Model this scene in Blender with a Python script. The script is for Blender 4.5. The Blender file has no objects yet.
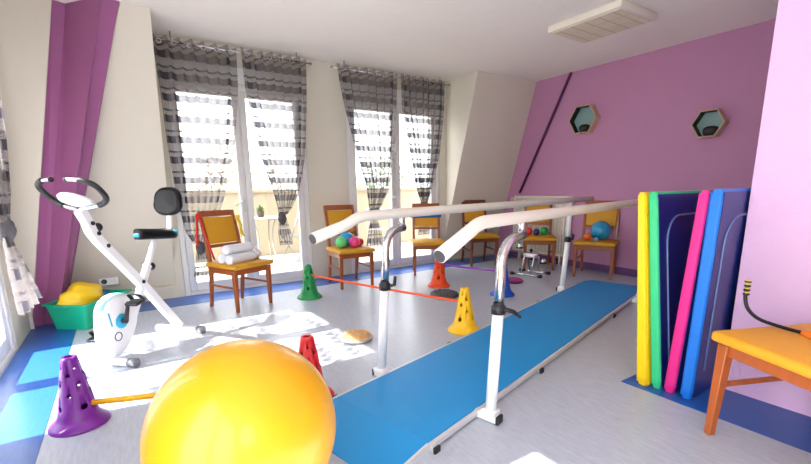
import bpy, bmesh, math, random
from mathutils import Vector, Matrix, Euler
random.seed(7)
PI = math.pi
scene = bpy.context.scene
COL = scene.collection

# ------------------------------------------------------------------ camera
cam_data = bpy.data.cameras.new('camera')
cam = bpy.data.objects.new('camera', cam_data); COL.objects.link(cam)
RIGHT, DOWN, FWD = Vector((0.5560, 0.8311, -0.0127)), Vector((0.1557, -0.1191, -0.9806)), Vector((-0.8165, 0.5432, -0.1956))
M = Matrix.Identity(4)
for i in range(3):
    M[i][0] = RIGHT[i]; M[i][1] = -DOWN[i]; M[i][2] = -FWD[i]
M.translation = (0, 0, 1.2)
cam.matrix_world = M
cam_data.sensor_width = 36.0
cam_data.lens = 420.95 / 811 * 36
cam_data.shift_y = 40.0 / 811
cam_data.clip_start = 0.02
scene.camera = cam

# ------------------------------------------------------------------ world, sun, exposure
scene.view_settings.view_transform = 'Standard'
scene.view_settings.look = 'None'
scene.view_settings.gamma = 1.0
scene.view_settings.use_curve_mapping = False
scene.view_settings.exposure = 0.74
SKY_STRENGTH = 4.5
SUN_STRENGTH = 20.0
world = bpy.data.worlds.new('sky'); scene.world = world
world.use_nodes = True
wn = world.node_tree.nodes; wl = world.node_tree.links
bg = wn['Background']
tc = wn.new('ShaderNodeTexCoord'); sep = wn.new('ShaderNodeSeparateXYZ'); ramp = wn.new('ShaderNodeValToRGB')
wl.new(tc.outputs['Generated'], sep.inputs[0]); wl.new(sep.outputs['Z'], ramp.inputs[0])
ramp.color_ramp.elements[0].position = 0.0; ramp.color_ramp.elements[0].color = (0.93, 0.96, 1.0, 1)
ramp.color_ramp.elements[1].position = 0.8; ramp.color_ramp.elements[1].color = (0.80, 0.88, 1.0, 1)
wl.new(ramp.outputs[0], bg.inputs['Color'])
bg.inputs['Strength'].default_value = SKY_STRENGTH
sun_d = bpy.data.lights.new('sun', 'SUN'); sun_d.energy = SUN_STRENGTH; sun_d.angle = math.radians(0.6)
sun_d.color = (1.0, 0.97, 0.92)
sun = bpy.data.objects.new('sun', sun_d); COL.objects.link(sun)
sun.rotation_euler = Vector((0.02, 1.0, -0.97)).to_track_quat('-Z', 'Y').to_euler()
sun.location = (-2, -6, 8)

# ------------------------------------------------------------------ materials
def lin(c):
    out = []
    for v in c[:3]:
        v = v / 255.0
        out.append(v / 12.92 if v <= 0.04045 else ((v + 0.055) / 1.055) ** 2.4)
    return (*out, 1.0)

def mat(name, c, rough=0.5, metal=0.0, noise=0.0, scale=8.0, bump=0.0, coat=0.0, bscale=None, stretch=None, spec=0.5):
    """procedural principled material; c is an sRGB 0-255 colour, noise varies it, bump roughens it"""
    m = bpy.data.materials.new(name); m.use_nodes = True
    nt = m.node_tree; p = nt.nodes['Principled BSDF']
    p.inputs['Roughness'].default_value = rough; p.inputs['Metallic'].default_value = metal
    p.inputs['Coat Weight'].default_value = coat
    p.inputs['Specular IOR Level'].default_value = spec
    col = lin(c)
    tcx = nt.nodes.new('ShaderNodeTexCoord'); mp = nt.nodes.new('ShaderNodeMapping')
    nt.links.new(tcx.outputs['Object'], mp.inputs[0])
    if stretch: mp.inputs['Scale'].default_value = stretch
    nz = nt.nodes.new('ShaderNodeTexNoise'); nz.inputs['Scale'].default_value = scale; nz.inputs['Detail'].default_value = 4
    nt.links.new(mp.outputs[0], nz.inputs['Vector'])
    mix = nt.nodes.new('ShaderNodeMix'); mix.data_type = 'RGBA'
    k = max(noise, 0.02)
    mix.inputs[6].default_value = (*[v * (1 - k) for v in col[:3]], 1)
    mix.inputs[7].default_value = (*[min(1, v * (1 + k)) for v in col[:3]], 1)
    nt.links.new(nz.outputs['Fac'], mix.inputs[0]); nt.links.new(mix.outputs[2], p.inputs['Base Color'])
    if bump > 0:
        nb = nt.nodes.new('ShaderNodeTexNoise'); nb.inputs['Scale'].default_value = bscale or scale * 4; nb.inputs['Detail'].default_value = 3
        nt.links.new(mp.outputs[0], nb.inputs['Vector'])
        b = nt.nodes.new('ShaderNodeBump'); b.inputs['Strength'].default_value = bump; b.inputs['Distance'].default_value = 0.01
        nt.links.new(nb.outputs['Fac'], b.inputs['Height']); nt.links.new(b.outputs[0], p.inputs['Normal'])
    return m

W_WHITE = mat('warm white wall paint', (219, 212, 195), 0.7, noise=0.02, bump=0.05, bscale=120)
W_CEIL = mat('white ceiling paint', (246, 239, 230), 0.8, noise=0.015)
W_PURPLE = mat('purple wall paint', (186, 130, 166), 0.6, noise=0.03, bump=0.06, bscale=150)
W_BEAM = mat('deep purple post paint', (158, 92, 138), 0.6, noise=0.03, bump=0.06, bscale=150)
W_LILAC = mat('lilac roughcast wall paint', (218, 178, 214), 0.65, noise=0.03, bump=0.25, bscale=90)
W_SKIRT = mat('dark purple skirting paint', (96, 62, 112), 0.5)
M_FRAME = mat('white window lacquer', (236, 234, 230), 0.35)
M_WHITE = mat('white powder coated steel', (240, 240, 240), 0.28, coat=0.3)
M_PLASTW = mat('white plastic', (240, 241, 242), 0.35)
M_RAIL = mat('pale beige rail', (228, 221, 208), 0.42, noise=0.03)
M_CHROME = mat('brushed chrome', (205, 205, 208), 0.22, metal=1.0)
M_STEEL = mat('grey metal', (150, 150, 152), 0.35, metal=0.9)
M_ALU = mat('pale aluminium', (215, 215, 215), 0.4, metal=0.4)
M_BLACK = mat('black rubber', (24, 24, 26), 0.45)
M_BLACKL = mat('black vinyl', (12, 12, 14), 0.3, spec=0.35)
M_DGREY = mat('dark grey plastic', (62, 62, 66), 0.5)
M_TEAL = mat('turquoise plastic', (40, 170, 205), 0.35)
M_PALETEAL = mat('pale turquoise plastic', (150, 222, 232), 0.35)
M_WOOD = mat('orange brown beech', (150, 78, 34), 0.38, noise=0.22, scale=5, stretch=(9, 9, 1), coat=0.2)
M_WOOD2 = mat('dark stained beech', (112, 58, 30), 0.4, noise=0.22, scale=5, stretch=(9, 9, 1), coat=0.2)
M_WOODF = mat('amber beech', (176, 90, 34), 0.36, noise=0.2, scale=5, stretch=(9, 9, 1), coat=0.2)
M_MUST = mat('mustard upholstery', (206, 148, 22), 0.6, noise=0.08, scale=30, bump=0.15, bscale=300)
M_MUSTF = mat('golden upholstery', (226, 158, 26), 0.55, noise=0.05, scale=30, bump=0.12, bscale=300)
M_BALLY = mat('yellow gym ball rubber', (234, 169, 0), 0.36, coat=0.25)
M_MATBLUE = mat('blue walkway vinyl', (0, 140, 206), 0.5, noise=0.05, scale=3, bump=0.05, bscale=200)
M_NAVY = mat('navy mat vinyl', (16, 36, 112), 0.35, noise=0.1, scale=4)
M_YEL = mat('yellow mat vinyl', (250, 204, 6), 0.35, noise=0.03)
M_GRN = mat('green mat vinyl', (52, 196, 128), 0.35, noise=0.06, scale=6, bump=0.15, bscale=12)
M_PNK = mat('magenta mat vinyl', (226, 38, 132), 0.35, noise=0.06, scale=6, bump=0.25, bscale=14)
M_BLU = mat('bright blue mat vinyl', (24, 118, 216), 0.35, noise=0.05, scale=6)
M_PIPING = mat('grey blue piping', (96, 112, 160), 0.4)
M_TOWEL = mat('white terry towelling', (240, 240, 244), 0.9, bump=0.6, scale=40, bscale=220)
M_RED = mat('red ribbon', (206, 34, 22), 0.5)
M_TUB = mat('green plastic tub', (22, 172, 132), 0.35)
M_BAGY = mat('yellow wrinkled plastic', (240, 196, 20), 0.5, noise=0.08, bump=0.5, scale=8, bscale=22)
M_RADI = mat('ivory radiator enamel', (228, 218, 204), 0.4)
M_GLASSTEAL = mat('frosted teal panel', (128, 160, 156), 0.5)
M_PALEWOOD = mat('pale plywood', (196, 164, 132), 0.5, noise=0.1)
M_PIPE = mat('dark purple pipe paint', (92, 28, 84), 0.45)
M_TERR = mat('pale terrace paving', (150, 143, 132), 0.8, noise=0.1, scale=3)
M_PARA = mat('cream render', (150, 138, 116), 0.85, noise=0.05, scale=2)
M_LEAF = mat('olive leaves', (92, 108, 60), 0.6, noise=0.4, scale=6)
M_LEAF2 = mat('pale twiggy foliage', (138, 124, 96), 0.7, noise=0.4, scale=4)
M_BARK = mat('grey bark', (96, 84, 72), 0.8, noise=0.3)
M_GARD = mat('pale garden metal', (128, 126, 122), 0.5)

def floor_material(name, c, streak):
    m = mat(name, c, 0.3, noise=0.04, scale=1.2, spec=0.5)
    nt = m.node_tree; p = nt.nodes['Principled BSDF']
    old = p.inputs['Base Color'].links[0].from_socket
    t = nt.nodes.new('ShaderNodeTexCoord'); mp = nt.nodes.new('ShaderNodeMapping'); mp.inputs['Scale'].default_value = (3.0, 16.0, 1.0)
    mp.inputs['Rotation'].default_value = (0, 0, 0.35)
    nt.links.new(t.outputs['Object'], mp.inputs[0])
    n = nt.nodes.new('ShaderNodeTexNoise'); n.inputs['Scale'].default_value = 3.5; n.inputs['Detail'].default_value = 6; n.inputs['Roughness'].default_value = 0.65
    nt.links.new(mp.outputs[0], n.inputs['Vector'])
    r = nt.nodes.new('ShaderNodeValToRGB'); r.color_ramp.elements[0].position = 0.3; r.color_ramp.elements[1].position = 0.75
    r.color_ramp.elements[0].color = (1 - streak, 1 - streak, 1 - streak, 1); r.color_ramp.elements[1].color = (1 + streak, 1 + streak, 1 + streak, 1)
    nt.links.new(n.outputs['Fac'], r.inputs[0])
    mx = nt.nodes.new('ShaderNodeMix'); mx.data_type = 'RGBA'; mx.blend_type = 'MULTIPLY'; mx.inputs[0].default_value = 1
    nt.links.new(old, mx.inputs[6]); nt.links.new(r.outputs[0], mx.inputs[7]); nt.links.new(mx.outputs[2], p.inputs['Base Color'])
    return m
M_FLOOR = floor_material('lavender grey vinyl floor', (180, 185, 196), 0.14)
M_FBLUE = floor_material('blue vinyl floor', (36, 90, 166), 0.16)

def glass_material():
    m = bpy.data.materials.new('clear pane'); m.use_nodes = True
    nt = m.node_tree; nt.nodes.clear()
    o = nt.nodes.new('ShaderNodeOutputMaterial'); t = nt.nodes.new('ShaderNodeBsdfTransparent'); g = nt.nodes.new('ShaderNodeBsdfGlossy')
    g.inputs['Roughness'].default_value = 0.02
    f = nt.nodes.new("ShaderNodeValue"); f.outputs[0].default_value = 0.05
    mx = nt.nodes.new('ShaderNodeMixShader')
    nt.links.new(f.outputs[0], mx.inputs[0]); nt.links.new(t.outputs[0], mx.inputs[1]); nt.links.new(g.outputs[0], mx.inputs[2]); nt.links.new(mx.outputs[0], o.inputs[0])
    return m
M_PANE = glass_material()

def clear_plastic():
    m = bpy.data.materials.new('dotted clear plastic'); m.use_nodes = True
    nt = m.node_tree; nt.nodes.clear()
    o = nt.nodes.new('ShaderNodeOutputMaterial'); d = nt.nodes.new('ShaderNodeBsdfPrincipled')
    t = nt.nodes.new('ShaderNodeTexCoord'); v = nt.nodes.new('ShaderNodeTexVoronoi'); v.inputs['Scale'].default_value = 45
    r = nt.nodes.new('ShaderNodeValToRGB'); r.color_ramp.interpolation = 'CONSTANT'
    r.color_ramp.elements[0].color = lin((150, 146, 150)); r.color_ramp.elements[1].color = lin((236, 234, 236)); r.color_ramp.elements[1].position = 0.28
    nt.links.new(t.outputs['Object'], v.inputs['Vector']); nt.links.new(v.outputs['Distance'], r.inputs[0]); nt.links.new(r.outputs[0], d.inputs['Base Color'])
    d.inputs['Roughness'].default_value = 0.4
    nt.links.new(d.outputs[0], o.inputs[0])
    return m
M_DOTS = clear_plastic()

def curtain_material():
    """woven sheer voile: fine open weave with denser grey bands and plaid blocks (u across, v metres up the cloth)"""
    m = bpy.data.materials.new('grey plaid voile'); m.use_nodes = True
    nt = m.node_tree; nt.nodes.clear(); N = nt.nodes.new; L = nt.links.new
    def math_(op, a, b=None, c=None):
        n = N('ShaderNodeMath'); n.operation = op
        for i, x in enumerate((a, b, c)):
            if x is None: continue
            if isinstance(x, (int, float)): n.inputs[i].default_value = x
            else: L(x, n.inputs[i])
        return n.outputs[0]
    uv = N('ShaderNodeUVMap'); uv.uv_map = 'UVMap'
    s = N('ShaderNodeSeparateXYZ'); L(uv.outputs[0], s.inputs[0])
    u, v = s.outputs[0], s.outputs[1]
    # bands along the height, repeat 0.26 m: one broad, one thin
    fv = math_('FRACT', math_('DIVIDE', v, 0.21))
    broad = math_('COMPARE', fv, 0.25, 0.17)
    thin = math_('COMPARE', fv, 0.66, 0.05)
    band = math_('MAXIMUM', broad, math_('MULTIPLY', thin, 0.75))
    # plaid blocks in upright stripes near both selvedges
    fu = math_('DIVIDE', u, 1.45)
    up = math_('MAXIMUM', math_('COMPARE', fu, 0.085, 0.045), math_('COMPARE', fu, 0.21, 0.035))
    up = math_('MAXIMUM', up, math_('COMPARE', fu, 0.90, 0.04))
    block = math_('MULTIPLY', band, up)
    nz = N('ShaderNodeTexNoise'); nz.inputs['Scale'].default_value = 6; L(uv.outputs[0], nz.inputs['Vector'])
    a = math_('ADD', 0.48, math_('MULTIPLY', band, 0.44))
    a = math_('ADD', a, math_('MULTIPLY', up, 0.03))
    a = math_('ADD', a, math_('MULTIPLY', block, 0.20))
    a = math_('ADD', a, math_('MULTIPLY', math_('SUBTRACT', nz.outputs['Fac'], 0.5), 0.06))
    a = math_('MINIMUM', a, 0.985)
    mixc = N('ShaderNodeMix'); mixc.data_type = 'RGBA'
    mixc.inputs[6].default_value = lin((132, 126, 126)); mixc.inputs[7].default_value = lin((84, 82, 90))
    L(math_('MAXIMUM', math_('MULTIPLY', band, 0.0), block), mixc.inputs[0])
    d = N('ShaderNodeBsdfDiffuse'); tl = N('ShaderNodeBsdfTranslucent'); L(mixc.outputs[2], d.inputs[0]); L(mixc.outputs[2], tl.inputs[0])
    m1 = N('ShaderNodeMixShader'); m1.inputs[0].default_value = 0.62; L(d.outputs[0], m1.inputs[1]); L(tl.outputs[0], m1.inputs[2])
    tr = N('ShaderNodeBsdfTransparent'); m2 = N('ShaderNodeMixShader')
    L(a, m2.inputs[0]); L(tr.outputs[0], m2.inputs[1]); L(m1.outputs[0], m2.inputs[2])
    o = N('ShaderNodeOutputMaterial'); L(m2.outputs[0], o.inputs[0])
    return m
M_CURT = curtain_material()
M_KNOT = mat('bunched grey voile', (84, 80, 82), 0.8, noise=0.5, scale=22, bump=0.4, bscale=40)

# ------------------------------------------------------------------ mesh helpers
class MB:
    """collects shapes, then links them as ONE mesh object"""
    def __init__(self): self.bm = bmesh.new()
    def add_verts(self, vs, fs, smooth=False):
        bv = [self.bm.verts.new(v) for v in vs]
        for f in fs:
            try:
                fc = self.bm.faces.new([bv[i] for i in f]); fc.smooth = smooth
            except ValueError: pass
        return bv
    def box(self, c, s, rot=None, bev=0.0, seg=2, taper=None):
        hx, hy, hz = s[0] / 2, s[1] / 2, s[2] / 2
        vs = []
        for z in (-1, 1):
            k = (taper if (taper and z < 0) else 1.0)
            for x, y in ((-1, -1), (1, -1), (1, 1), (-1, 1)):
                vs.append(Vector((x * hx * k, y * hy * k, z * hz)))
        R = rot.to_matrix() if isinstance(rot, Euler) else (rot if rot else Matrix.Identity(3))
        tmp = bmesh.new()
        bv = [tmp.verts.new(R @ v + Vector(c)) for v in vs]
        for f in ((3, 2, 1, 0), (4, 5, 6, 7), (0, 1, 5, 4), (1, 2, 6, 5), (2, 3, 7, 6), (3, 0, 4, 7)):
            tmp.faces.new([bv[i] for i in f])
        if bev > 0:
            bmesh.ops.bevel(tmp, geom=list(tmp.edges), offset=bev, segments=seg, affect='EDGES', profile=0.5)
            if seg > 1:
                for f in tmp.faces: f.smooth = True
        self.merge(tmp); return self
    def merge(self, tmp):
        me = bpy.data.meshes.new('tmp'); tmp.to_mesh(me); tmp.free()
        self.bm.from_mesh(me); bpy.data.meshes.remove(me)
    def tube(self, pts, r, seg=14, caps=True, smooth=True):
        pts = [Vector(p) for p in pts]
        rs = r if isinstance(r, (list, tuple)) else [r] * len(pts)
        n = len(pts); rings = []; prev = None
        for i, p in enumerate(pts):
            t = (pts[min(i + 1, n - 1)] - pts[max(i - 1, 0)]).normalized()
            if prev is None:
                a = Vector((0, 0, 1)) if abs(t.z) < 0.9 else Vector((1, 0, 0))
                u = t.cross(a).normalized()
            else:
                u = (prev - t * prev.dot(t)).normalized()
            prev = u; w = t.cross(u)
            rings.append([self.bm.verts.new(p + (u * math.cos(2 * PI * k / seg) + w * math.sin(2 * PI * k / seg)) * rs[i]) for k in range(seg)])
        for i in range(n - 1):
            for k in range(seg):
                f = self.bm.faces.new((rings[i][k], rings[i][(k + 1) % seg], rings[i + 1][(k + 1) % seg], rings[i + 1][k])); f.smooth = smooth
        if caps:
            self.bm.faces.new(list(reversed(rings[0]))); self.bm.faces.new(rings[-1])
        return self
    def lathe(self, prof, c=(0, 0, 0), seg=32, smooth=True, closed=False, R=None):
        """profile of (radius, height); closed joins last to first"""
        rings = []
        c = Vector(c); R = R or Matrix.Identity(3)
        for (r, z) in prof:
            if r < 1e-6: rings.append([self.bm.verts.new(c + R @ Vector((0, 0, z)))])
            else: rings.append([self.bm.verts.new(c + R @ Vector((r * math.cos(2 * PI * k / seg), r * math.sin(2 * PI * k / seg), z))) for k in range(seg)])
        pairs = list(zip(rings, rings[1:])) + ([(rings[-1], rings[0])] if closed else [])
        for a, b in pairs:
            for k in range(seg):
                k2 = (k + 1) % seg
                if len(a) == 1 and len(b) == 1: continue
                if len(a) == 1: f = self.bm.faces.new((a[0], b[k2], b[k]))
                elif len(b) == 1: f = self.bm.faces.new((a[k], a[k2], b[0]))
                else: f = self.bm.faces.new((a[k], a[k2], b[k2], b[k]))
                f.smooth = smooth
        return self
    def sphere(self, c, r, seg=32, rings=16, sc=(1, 1, 1), wob=0.0, seed=0):
        rnd = random.Random(seed); ph = [rnd.uniform(0, 6) for _ in range(6)]
        prof = [];
        R = []
        c = Vector(c)
        for i in range(rings + 1):
            th = PI * i / rings
            row = []
            for k in range(1 if i in (0, rings) else seg):
                a = 2 * PI * k / seg
                d = Vector((math.sin(th) * math.cos(a), math.sin(th) * math.sin(a), -math.cos(th)))
                w = 1 + wob * (math.sin(5 * d.x + ph[0]) * math.sin(4 * d.y + ph[1]) + 0.6 * math.sin(9 * d.z + 7 * d.x + ph[2]))
                row.append(self.bm.verts.new(c + Vector((d.x * sc[0], d.y * sc[1], d.z * sc[2])) * r * w))
            R.append(row)
        for a, b in zip(R, R[1:]):
            for k in range(seg):
                k2 = (k + 1) % seg
                if len(a) == 1: f = self.bm.faces.new((a[0], b[k2], b[k]))
                elif len(b) == 1: f = self.bm.faces.new((a[k], a[k2], b[0]))
                else: f = self.bm.faces.new((a[k], a[k2], b[k2], b[k]))
                f.smooth = True
        return self
    def prism(self, poly, d0, d1, axis='y', bev=0.0, seg=2):
        """poly in the two other axes (x,z for y; y,z for x; x,y for z)"""
        def P(a, b, d):
            return {'y': (a, d, b), 'x': (d, a, b), 'z': (a, b, d)}[axis]
        tmp = bmesh.new()
        A = [tmp.verts.new(P(a, b, d0)) for a, b in poly]; B = [tmp.verts.new(P(a, b, d1)) for a, b in poly]
        tmp.faces.new(A); tmp.faces.new(list(reversed(B)))
        n = len(poly)
        for i in range(n): tmp.faces.new((A[(i + 1) % n], A[i], B[i], B[(i + 1) % n]))
        bmesh.ops.recalc_face_normals(tmp, faces=list(tmp.faces))
        if bev > 0:
            caps_e = [e for e in tmp.edges if len(e.link_faces) == 2 and (len(e.link_faces[0].verts) == n) != (len(e.link_faces[1].verts) == n)] if n != 4 else list(tmp.edges)
            bmesh.ops.bevel(tmp, geom=caps_e, offset=bev, segments=seg, affect='EDGES', profile=0.5)
        if n > 8:
            for f in tmp.faces: f.smooth = len(f.verts) <= 4
        self.merge(tmp); return self
    def build(self, name, m, parent=None, fix=True):
        if fix: bmesh.ops.recalc_face_normals(self.bm, faces=list(self.bm.faces))
        me = bpy.data.meshes.new(name); self.bm.to_mesh(me); self.bm.free()
        me.materials.append(m)
        o = bpy.data.objects.new(name, me); COL.objects.link(o)
        if parent: o.parent = parent
        return o

def thing(name, label, cat, loc=(0, 0, 0), rz=0.0, group=None):
    o = bpy.data.objects.new(name, None); COL.objects.link(o)
    o.location = loc; o.rotation_euler = (0, 0, rz); o.empty_display_size = 0.1
    o['label'] = label; o['category'] = cat
    if group: o['group'] = group
    return o
def tag(o, label, cat, group=None, kind=None):
    if label: o['label'] = label
    if cat: o['category'] = cat
    if group: o['group'] = group
    if kind: o['kind'] = kind
    return o
def struct(name, mb, m, parent=None):
    o = mb.build(name, m, parent); o['kind'] = 'structure'; return o
def bez(p0, p1, p2, n=8):
    p0, p1, p2 = Vector(p0), Vector(p1), Vector(p2)
    return [p0 * (1 - t) ** 2 + p1 * 2 * t * (1 - t) + p2 * t * t for t in [i / n for i in range(n + 1)]]
def smooth_path(pts, n=6):
    """Catmull-Rom through pts"""
    P = [Vector(p) for p in pts]; P = [P[0] * 2 - P[1]] + P + [P[-1] * 2 - P[-2]]
    out = []
    for i in range(1, len(P) - 2):
        for k in range(n):
            t = k / n
            a, b, c, d = P[i - 1], P[i], P[i + 1], P[i + 2]
            out.append(0.5 * ((2 * b) + (c - a) * t + (2 * a - 5 * b + 4 * c - d) * t * t + (3 * b - a - 3 * c + d) * t ** 3))
    out.append(P[-2]); return out
def copy_tree(o, parent=None):
    c = o.copy(); COL.objects.link(c)
    if parent: c.parent = parent
    for ch in list(o.children): copy_tree(ch, c)
    return c

# ------------------------------------------------------------------ the room
CZ = 2.79          # ceiling
XW = -5.35         # window wall, inner face
YP = 5.58          # purple end wall
YL = -0.80         # left window wall
XB = 1.35          # wall behind the photographer
struct('floor', MB().box((-2.1, 2.3, -0.05), (6.9, 6.9, 0.1)), M_FLOOR)
SW = 0.37
struct('trim_1', MB().box((XW + 0.21, 2.39, 0.0012), (0.42, 6.38, 0.0024)), M_FBLUE)           # blue inlay along window wall
struct('trim_2', MB().box(((XW + 0.42 + XB) / 2, YL + 0.17, 0.0012), (XB - XW - 0.42, 0.34, 0.0024)), M_FBLUE)
struct('trim_3', MB().box((0.03, 2.66, 0.0012), (2.64, 0.40, 0.0024)), M_FBLUE)
struct('trim_4', MB().box((-1.085, 4.2, 0.0012), (0.41, 2.68, 0.0024)), M_FBLUE)
struct('ceiling', MB().box((-2.1, 2.3, CZ + 0.05), (6.9, 6.9, 0.1)), W_CEIL)
struct('wall_far', MB().box((-3.1, YP + 0.06, CZ / 2), (5.0, 0.12, CZ)), W_PURPLE)
struct('baseboard_far', MB().box((-3.13, YP - 0.008, 0.05), (4.5, 0.016, 0.10), bev=0.003, seg=1), W_SKIRT)
struct('wall_right', MB().box((0.238, 2.86 + 1.42, CZ / 2), (2.264, 2.84, CZ)), W_LILAC)

# mansard slopes either side of the dormer recess
def slope_x(z): return -4.65 - 0.293 * (CZ - z)
struct('wall_slope_right', MB().prism([(slope_x(CZ), CZ), (slope_x(0.0), 0.0), (-5.62, 0.0), (-5.62, CZ)], 4.35, YP, 'y'), W_WHITE)
mb = MB()
tops = [(slope_x(CZ), 0.42, CZ), (slope_x(CZ), 0.205, CZ), (-5.62, -0.25, CZ), (-5.62, 0.42, CZ)]
lows = [(slope_x(0.14), 0.42, 0.14), (slope_x(0.14), -0.70, 0.14), (-5.62, -0.9, 0.14), (-5.62, 0.42, 0.14)]
mb.add_verts(tops + lows, [(0, 1, 2, 3), (7, 6, 5, 4), (0, 4, 5, 1), (1, 5, 6, 2), (2, 6, 7, 3), (3, 7, 4, 0)])
struct('wall_slope_left', mb, W_WHITE)
struct('baseboard_left', MB().box((-5.42, -0.08, 0.07), (0.10, 1.0, 0.14)), W_WHITE)
# purple hip post in the corner (three facets)
mb = MB()
top = [(-4.90, -0.275, CZ), (-4.93, -0.19, CZ), (-4.59, 0.075, CZ), (-4.645, 0.195, CZ), (-5.3, 0.2, CZ), (-5.3, -0.6, CZ)]
bot = [(-4.90, -0.83, 0), (-4.98, -0.715, 0), (-4.90, -0.62, 0), (-5.17, -0.61, 0), (-5.6, -0.6, 0), (-5.6, -0.9, 0)]
mb.add_verts(top + bot, [tuple(range(6)), tuple(range(11, 5, -1))] + [(i, i + 6, (i + 1) % 6 + 6, (i + 1) % 6) for i in range(6)])
struct('trim_5', mb, W_BEAM)
# cheek of the left window recess, sloping edge against the hip post
struct('wall_cheek', MB().prism([(-1.0, 0), (-0.80, 0.0), (-0.275, CZ), (-1.0, CZ)], -5.25, -4.87, 'x'), W_WHITE)
struct('baseboard_cheek', MB().box((-4.864, -0.80, 0.06), (0.012, 0.05, 0.12)), M_FRAME)

def wall_with_openings(name, m, u0, u1, openings, h, depth, along):
    """boxes round the openings; along='y' for the window wall, 'x' for the left wall"""
    mbw = MB()
    def put(a0, a1, z0, z1):
        if a1 - a0 < 0.004 or z1 - z0 < 0.004: return
        if along == 'y': mbw.box((depth[0] / 2 + depth[1] / 2, (a0 + a1) / 2, (z0 + z1) / 2), (abs(depth[1] - depth[0]), a1 - a0, z1 - z0))
        else: mbw.box(((a0 + a1) / 2, depth[0] / 2 + depth[1] / 2, (z0 + z1) / 2), (a1 - a0, abs(depth[1] - depth[0]), z1 - z0))
    cur = u0
    for (a, b, z0, z1) in openings:
        put(cur, a, 0, h); put(a, b, 0, z0); put(a, b, z1, h); cur = b
    put(cur, u1, 0, h)
    return struct(name, mbw, m)
WIN_T = 2.39
wall_with_openings('wall_window', W_WHITE, 0.42, 4.35, [(0.50, 2.06, 0.0, WIN_T), (2.64, 4.22, 0.0, WIN_T)], CZ, (XW - 0.22, XW), 'y')
LW = [(-4.26, -2.50, 0.0, WIN_T), (-1.30, 1.20, 0.0, WIN_T)]
wall_with_openings('wall_left', W_WHITE, -4.87, XB, LW, CZ, (YL - 0.2, YL), 'x')

# glazed doors: frame > sash (> pane, hinge), handle
def glazed_door(name, a0, a1, along, plane, meet=None, glass0=0.11):
    """a0..a1 along the wall, plane = inner face of the wall; two leaves"""
    def P(a, d, z): return (plane - d, a, z) if along == 'y' else (a, plane - d, z)
    def S(a, d, z): return (d, a, z) if along == 'y' else (a, d, z)
    fr = MB(); FW = 0.06
    for a in (a0 + FW / 2, a1 - FW / 2): fr.box(P(a, 0.06, WIN_T / 2), S(FW, 0.1, WIN_T), bev=0.006, seg=1)
    fr.box(P((a0 + a1) / 2, 0.06, WIN_T - FW / 2), S(a1 - a0 - 2 * FW, 0.1, FW), bev=0.006, seg=1)
    fr.box(P((a0 + a1) / 2, 0.06, 0.02), S(a1 - a0 - 2 * FW, 0.1, 0.04), bev=0.006, seg=1)
    fo = fr.build(name, M_FRAME); fo['kind'] = 'structure'
    mid = (a0 + a1) / 2 if meet is None else meet
    for k, (b0, b1) in enumerate(((a0 + FW + 0.002, mid - 0.002), (mid + 0.002, a1 - FW - 0.002))):
        s = MB(); w = 0.075; z0, z1 = 0.042, WIN_T - FW - 0.002
        for b in (b0 + w / 2, b1 - w / 2): s.box(P(b, 0.055, (z0 + z1) / 2), S(w, 0.06, z1 - z0), bev=0.008, seg=2)
        s.box(P((b0 + b1) / 2, 0.055, z1 - w / 2), S(b1 - b0 - 2 * w, 0.058, w), bev=0.006, seg=1)
        s.box(P((b0 + b1) / 2, 0.055, z0 + 0.05), S(b1 - b0 - 2 * w, 0.058, 0.10), bev=0.006, seg=1)
        so = s.build('sash', M_FRAME, fo)
        MB().box(P((b0 + b1) / 2, 0.058, (z0 + 0.1 + z1 - w) / 2), S(b1 - b0 - 2 * w, 0.006, z1 - w - z0 - 0.1)).build('pane', M_PANE, so)
        hg = b0 - 0.0 if k == 0 else b1
        for hz in (0.32, 1.15, 2.0):
            MB().tube([P(hg, 0.015, hz - 0.05), P(hg, 0.015, hz + 0.05)], 0.009, 8).build('hinge', M_FRAME, so)
    h = MB()
    h.box(P(mid - 0.035, 0.02, 1.02), S(0.03, 0.012, 0.16), bev=0.004, seg=1)
    h.tube([P(mid - 0.035, 0.014, 1.08), P(mid - 0.035, -0.03, 1.08), P(mid - 0.15, -0.03, 1.02)], 0.009, 8)
    h.build('door_handle', M_ALU, fo)
    return fo
wall_with_openings('wall_back', W_WHITE, -0.9, 2.86, [(-0.6, 0.2, 1.0, WIN_T)], CZ, (XB, XB + 0.15), 'y')  # unseen window opening, added to bring daylight in from behind
glazed_door('window_1', 0.50, 2.06, 'y', XW)
glazed_door('window_2', 2.64, 4.22, 'y', XW)
glazed_door('window_3', -4.26, -2.50, 'x', YL)
glazed_door('window_4', -1.30, 1.20, 'x', YL, meet=-0.42)  # out of view, widened to let more daylight into the room
# roller box above each window wall door, seen through the cloth
struct('trim_6', MB().box((XW + 0.012, 1.28, 2.48), (0.024, 1.6, 0.17), bev=0.005, seg=1), M_FRAME)
struct('trim_7', MB().box((XW + 0.012, 3.43, 2.48), (0.024, 1.62, 0.17), bev=0.005, seg=1), M_FRAME)

# wall socket on the left slope foot
sk = thing('wall_socket', 'white double wall socket above the green tub', 'socket', (slope_x(0.27) + 0.012, -0.20, 0.27))
MB().box((0.0, 0, 0), (0.02, 0.17, 0.08), rot=Euler((0, math.radians(-16), 0)), bev=0.006).build('plate', M_PLASTW, sk)
for dy in (-0.042, 0.042):
    MB().lathe([(0.026, 0), (0.026, 0.004), (0.02, 0.004), (0.018, 0.001), (0, 0.001)], (0.009, dy, 0.002), 20, R=Euler((0, math.radians(74), 0)).to_matrix()).build('outlet', M_DGREY if dy < 0 else M_PLASTW, sk)

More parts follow.
